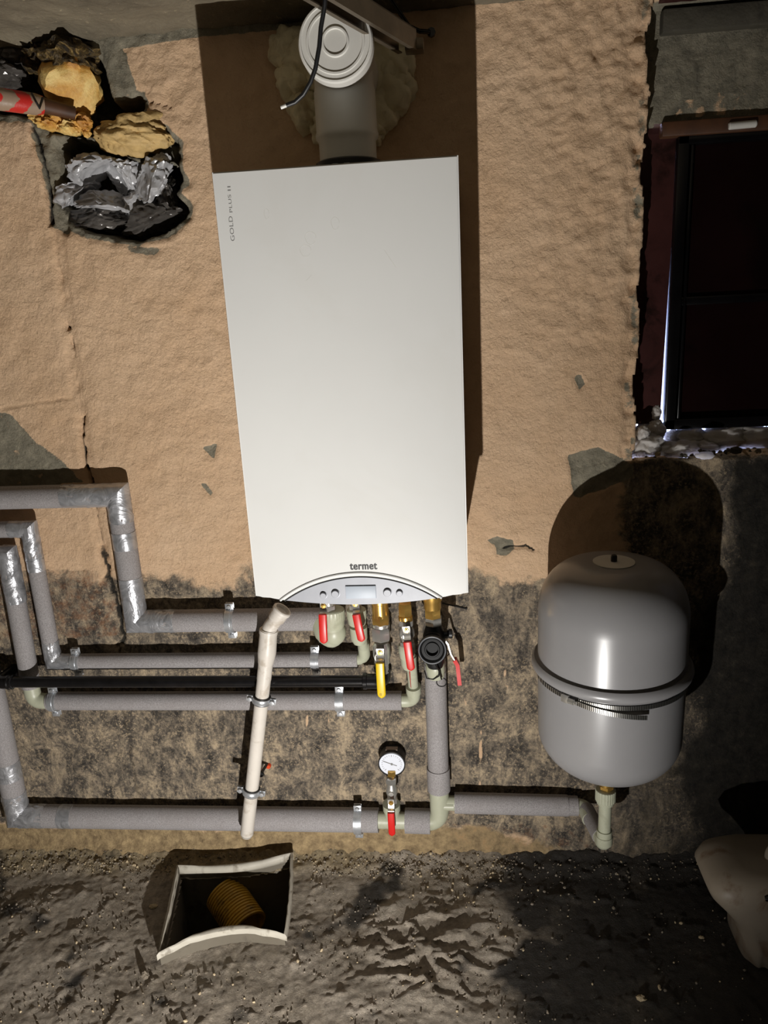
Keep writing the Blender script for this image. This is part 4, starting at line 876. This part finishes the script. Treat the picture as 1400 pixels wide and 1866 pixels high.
part('scale_marks', bm, 'greyink', dl, 'grey scale marks')
bm = Bm(); nd = Vector((-.93, 0, .36)).normalized(); strip(bm, [cdl+nd*.021, cdl-nd*.013], Vector((-nd.z, 0, nd.x)), .0018, .0006); lathe(bm, [(.0026, 0), (.0026, .0015)], cdl, gdir, 16); part('needle', bm, 'greyink', dl, 'grey needle')
bm = Bm(); tube(bm, [(gc.x, -.028, gc.z-.028), (gx, -.040, .262)], [.0075, .009], 20); hexnut(bm, (gc.x-.001, -.041, .266), (0, 0, 1), .0105, .012); part('brass_nipple', bm, 'brass', pg, 'brass nipple')
bm = Bm(); box(bm, (gc.x-.014, -.031, gc.z+.029), (gc.x+.014, -.017, gc.z+.0322)); M['sticker'] = simple('grey_sticker', (150, 132, 120), .5); part('sticker', bm, 'sticker', pg, 'small grey sticker')

# ------------------------------------------------------------------ expansion tank
tk = (.686, -.172); tank = thing('expansion_tank', 'grey steel expansion tank, rounded drum with a rim round its middle', 'tank', (tk[0], tk[1], .38))
def dome(r, z0, z1, n=12, flat=.36, e=.75):
    """quarter superellipse from (r, z0) to (r*flat, z1)"""
    return [(r*(flat+(1-flat)*math.cos(i/n*PI/2)**e) if i < n else r*flat, z0+(z1-z0)*math.sin(i/n*PI/2)) for i in range(1, n+1)]
R0 = .146
bm = Bm(); prof = [(R0, .625), (R0*.995, .74)]+dome(R0*.995, .74, .842, 14, .28)+[(.038, .842), (.001, .843)]; lathe(bm, prof, (tk[0], tk[1], 0), (0, 0, 1), 96); part('upper_shell', bm, 'tank', tank, angle=60)
bm = Bm(); prof = [(R0, .63), (R0*.99, .475)]+dome(R0*.99, .475, .383, 18, .12, .92)+[(.001, .3825)]; lathe(bm, prof, (tk[0], tk[1], 0), (0, 0, 1), 96); part('lower_shell', bm, 'tank', tank, angle=60)
bm = Bm(); lathe(bm, [(R0-.001, .617), (R0+.005, .6165), (R0+.0105, .621), (R0+.0125, .628), (R0+.0105, .636), (R0+.007, .640), (R0+.003, .637), (R0-.001, .636)], (tk[0], tk[1], 0), (0, 0, 1), 96); part('rim', bm, 'tank', tank, 'projecting rim', angle=70)
bm = Bm(); lathe(bm, [(.040, 0), (.040, .0012), (.001, .0016)], (tk[0], tk[1], .8425), (0, 0, 1), 40); part('top_plate', bm, 'smudge', tank, 'pale round plate on top')
bm = Bm(); lathe(bm, [(.006, 0), (.0062, .010), (.005, .013), (.001, .0135)], (tk[0], tk[1], .8435), (0, 0, 1), 20); part('valve_cap', bm, 'black', tank, 'black valve cap')
bm = Bm(); lathe(bm, [(.0135, 0), (.0135, .004), (.0105, .006), (.0105, .012), (.0135, .014), (.0135, .064)], (.685, -.172, .322), (0, 0, 1), 20); hexnut(bm, (.685, -.172, .330), (0, 0, 1), .0155, .009); part('brass_nipple', bm, 'brass', tank, 'brass nipple')
# steel strap
st = thing('steel_strap', 'perforated worm-drive steel strap holding the grey tank below its rim', 'strap', (tk[0], tk[1], .60))
bm = Bm(); rs_ = R0+.0015; n = 96; a0s = -2.35; 
pts = []
for i in range(n+1):
    a = -2.20+i/n*2*PI*.985; z = .603+.004*math.cos(a+2.1); pts.append((tk[0]+rs_*math.cos(a), tk[1]+rs_*math.sin(a), z))
def vband(bm, pts, h, th, cen):
    rows = []
    for p in pts:
        p = Vector(p); o_ = Vector((p.x-cen[0], p.y-cen[1], 0)).normalized()*th
        rows.append([bm.verts.new(p+Vector((0, 0, s*h/2))+o_*k) for s, k in ((-1, 0), (-1, 1), (1, 1), (1, 0))])
    for a, b in zip(rows[:-1], rows[1:]):
        for j in range(4): bm.faces.new((a[j], a[(j+1) % 4], b[(j+1) % 4], b[j]))
    bm.faces.new(rows[0][::-1]); bm.faces.new(rows[-1])
vband(bm, pts, .0085, .0009, tk)
M['band'] = None
t = NT('slotted_band'); wv = t.n('TexWave', bands_direction='X'); wv.inputs['Scale'].default_value = 95; wv.inputs['Distortion'].default_value = 0
t.l(t.tc.outputs['Object'], wv.inputs['Vector']); M['band'] = t.set(t.ramp(wv.outputs['Fac'], (.35, (45, 44, 42)), (.6, (190, 188, 182))), .3, .9)
part('band', bm, 'band', st)
bm = Bm(); tp = []
for i in range(25):
    f = i/24; a = -2.30+f*.98; rr = rs_+.0015+.006*f; tp.append((tk[0]+rr*math.cos(a), tk[1]+rr*math.sin(a), .606-.017*f))
vband(bm, tp, .0095, .0009, tk); part('loose_tail', bm, 'band', st, 'loose end of the strap')
a = -2.33; hc = Vector((tk[0]+(rs_+.005)*math.cos(a), tk[1]+(rs_+.005)*math.sin(a), .607)); tn = Vector((-math.sin(a), math.cos(a), 0))
bm = Bm(); box(bm, hc-Vector((.008, .005, .0075)), hc+Vector((.008, .005, .0075)), .0015, rot=Matrix.Rotation(a+PI/2, 3, 'Z')); lathe(bm, [(.0055, 0), (.0055, .012), (.0035, .013), (.0035, .018)], hc+tn*.006+Vector((0, -.004, 0)), tn, 14); part('screw_housing', bm, 'chrome', st)

# nail in the wall
q_ = at(806, 1098, 0); bm = Bm(); e_ = at(850, 1108, 0); tube(bm, [(q_.x, -.004+wy(q_.x, q_.z), q_.z), (e_.x, wy(e_.x, e_.z)-.003, e_.z)], .0016, 8); blob(bm, (e_.x, wy(e_.x, e_.z)-.003, e_.z), (.0028, .002, .0028), 2, 0, 1)
tag(link('nail', bm, 'black'), 'thin black nail on the wall right of the boiler outlets', 'nail')

# ------------------------------------------------------------------ sump box
sump = thing('drain_sump', 'open square plastic sump box with warped white rim sunk in the floor', 'sump box', (-.17, -.19, -.28))
bm = Bm(); cen = sum(ring, Vector())/len(ring); L_ = []
for (dz, k) in ((0, 1.0), (-.02, 1.0), (-.10, .97), (-.30, .93)):
    L_.append([bm.verts.new(Vector((cen.x+(p.x-cen.x)*k, cen.y+(p.y-cen.y)*k, (p.z if dz > -.05 else .0)+dz))) for p in ring])
L2 = [[bm.verts.new(Vector((cen.x+(v.co.x-cen.x)*.985, cen.y+(v.co.y-cen.y)*.985, v.co.z+(.004 if i == 3 else 0)))) for v in row] for i, row in enumerate(L_)]
n = len(ring)
for Ls, fl_ in ((L_, 0), (L2, 1)):
    for a, b in zip(Ls[:-1], Ls[1:]):
        for j in range(n): bm.faces.new((a[j], a[(j+1) % n], b[(j+1) % n], b[j]))
for j in range(n): bm.faces.new((L_[0][j], L_[0][(j+1) % n], L2[0][(j+1) % n], L2[0][j]))
bm.faces.new(L_[-1]); bm.faces.new(L2[-1][::-1]); part('box_body', bm, 'boxplastic', sump, angle=50)
def rim_rail(seg_pts, w, h, label):
    bm = Bm(); rows = []
    m_ = len(seg_pts)
    for i, p in enumerate(seg_pts):
        inn = Vector((cen.x-p.x, cen.y-p.y, 0)).normalized(); jit = random.uniform(-.0012, .0012)
        rows.append([bm.verts.new(p+inn*(a+jit)+Vector((0, 0, b+jit))) for a, b in ((-.006, -h), (-.006, .002), (.0, .005), (w*.6, .003), (w, -.004), (w, -.010), (.003, -h))])
    for a, b in zip(rows[:-1], rows[1:]):
        for j in range(7): bm.faces.new((a[j], a[(j+1) % 7], b[(j+1) % 7], b[j]))
    bm.faces.new(rows[0][::-1]); bm.faces.new(rows[-1]); part('rim', bm, 'boxrim', sump, label, angle=60)
rim_rail(ring[0:17], .009, .019, 'white back rim'); rim_rail(ring[32:49], .009, .011, 'white bowed front rim')
rim_rail(ring[16:33], .003, .012, 'thin ragged side rim'); rim_rail(ring[48:64]+[ring[0]], .003, .012, 'thin ragged side rim')
def corrugated(name, p0, p1, r, label, n=None):
    p0, p1 = Vector(p0), Vector(p1); L = (p1-p0).length; n = int(L/.0075); bm = Bm(); pr = []
    for i in range(n):
        for f, k in ((0, .93), (.2, .93), (.35, 1), (.8, 1), (.95, .93)): pr.append((r*k, (i+f)*L/n))
    pr.append((r*.97, L)); pr.append((r*.88, L)); pr.append((r*.86, L*.5)); pr.append((r*.86, .004))
    lathe(bm, pr, p0, p1-p0, 40); o_ = tag(link(name, bm, 'corr', angle=50), label, 'pipe', 'yellow corrugated pipes in the sump'); return o_
# the pipes lie in the sump: ends open towards the viewer
def open_corr(p0, p1, r, label):
    o_ = corrugated('corrugated_pipe', p0, p1, r, label)
    me = o_.data; bmx = bmesh.new(); bmx.from_mesh(me); bmx.faces.ensure_lookup_table()
    big = [f for f in bmx.faces if len(f.verts) > 8]; bmesh.ops.delete(bmx, geom=big, context='FACES'); bmx.to_mesh(me); bmx.free()
open_corr((-.225, -.075, -.055), (-.145, -.155, -.085), .050, 'wide yellow corrugated pipe end in the middle of the sump box')
open_corr((-.020, -.215, -.095), (-.085, -.215, -.098), .040, 'yellow corrugated pipe stub at the right front of the sump box')

# ------------------------------------------------------------------ canister
can = thing('canister', 'dirty off-white plastic canister standing on the floor in the right corner', 'canister', (1.03, -.26, .01))
bm = Bm(); rows = []
cxx, cyy = 1.045, -.245
for (z, wx, wy_, ox) in ((.004, .090, .072, 0), (.010, .100, .08, 0), (.05, .103, .082, 0), (.10, .118, .086, -.004), (.13, .135, .088, -.012), (.155, .152, .09, -.018), (.175, .158, .09, -.02), (.195, .150, .086, -.018), (.210, .128, .075, -.012), (.217, .10, .055, -.008)):
    ring_ = []
    for j in range(64):
        a = 2*PI*j/64; ca, sa = math.cos(a), math.sin(a); e_ = .45
        x_ = math.copysign(abs(ca)**e_, ca)*wx; y_ = math.copysign(abs(sa)**e_, sa)*wy_
        if z < .085 and sa < -.3: y_ += .0035*math.sin(x_*260)
        ring_.append(bm.verts.new((cxx+ox+x_, cyy+y_, z+.008)))
    rows.append(ring_)
for a, b in zip(rows[:-1], rows[1:]):
    for j in range(64): bm.faces.new((a[j], a[(j+1) % 64], b[(j+1) % 64], b[j]))
bm.faces.new(rows[0][::-1]); bm.faces.new(rows[-1]); part('body', bm, 'canister', can, angle=60)
bm = Bm(); tube(bm, bend(Vector((1.0, -.25, .215)), Vector((1.0, -.25, .25)), Vector((1.10, -.25, .25)), .02)+[Vector((1.11, -.25, .215))], .011, 16); part('carrying_handle', bm, 'canister', can)
bm = Bm(); hp = at(1400, 1640, -.33); tube(bm, [hp+Vector((-.006, .0, .004)), hp+Vector((.02, -.006, .012)), hp+Vector((.045, -.004, .006))], [.006, .010, .008], 12); part('grip_shade', bm, 'sashblack', can, 'black piece for the shade in the grip hole')  # solid black piece in place of the shade inside the grip hole
bm = Bm(); lathe(bm, [(.022, 0), (.024, .003), (.024, .02), (.02, .022)], (1.13, -.24, .22), (0, 0, 1), 24); part('screw_cap', bm, 'maroon', can, 'screw cap')

# a few larger loose pieces on the floor
for (a, b, r, lb) in ((278, 1642, (.010, .007, .003), 'pale plaster chip on the dirt left of the sump box'), (1168, 1826, (.009, .006, .005), 'tan pebble on the dark floor near the bottom edge'), (1202, 1806, (.003, .006, .003), 'small pale sliver on the dark floor beside the tan pebble'),
                      (1278, 1712, (.006, .003, .003), 'pale splinter on the dark floor left of the canister'), (263, 1772, (.007, .006, .010), 'small dark clod standing up on the floor in front of the sump')):
    d = FW+(a-700)/1400*RT-(b-933)/1400*UP; P = CAM+d*((.006-CAM.z)/d.z); bm = Bm(); z_ = fz(P.x, P.y); blob(bm, (P.x, P.y, z_+r[2]*.7), r, 3, .35, 1.8, a % 17)
    tag(link('plaster_chip' if 'chip' in lb else ('dirt_clod' if 'clod' in lb else 'pebble'), bm, 'stone' if 'dark clod' in lb else 'fragment', smooth=False), lb, 'stone')
bpy.context.view_layer.update()
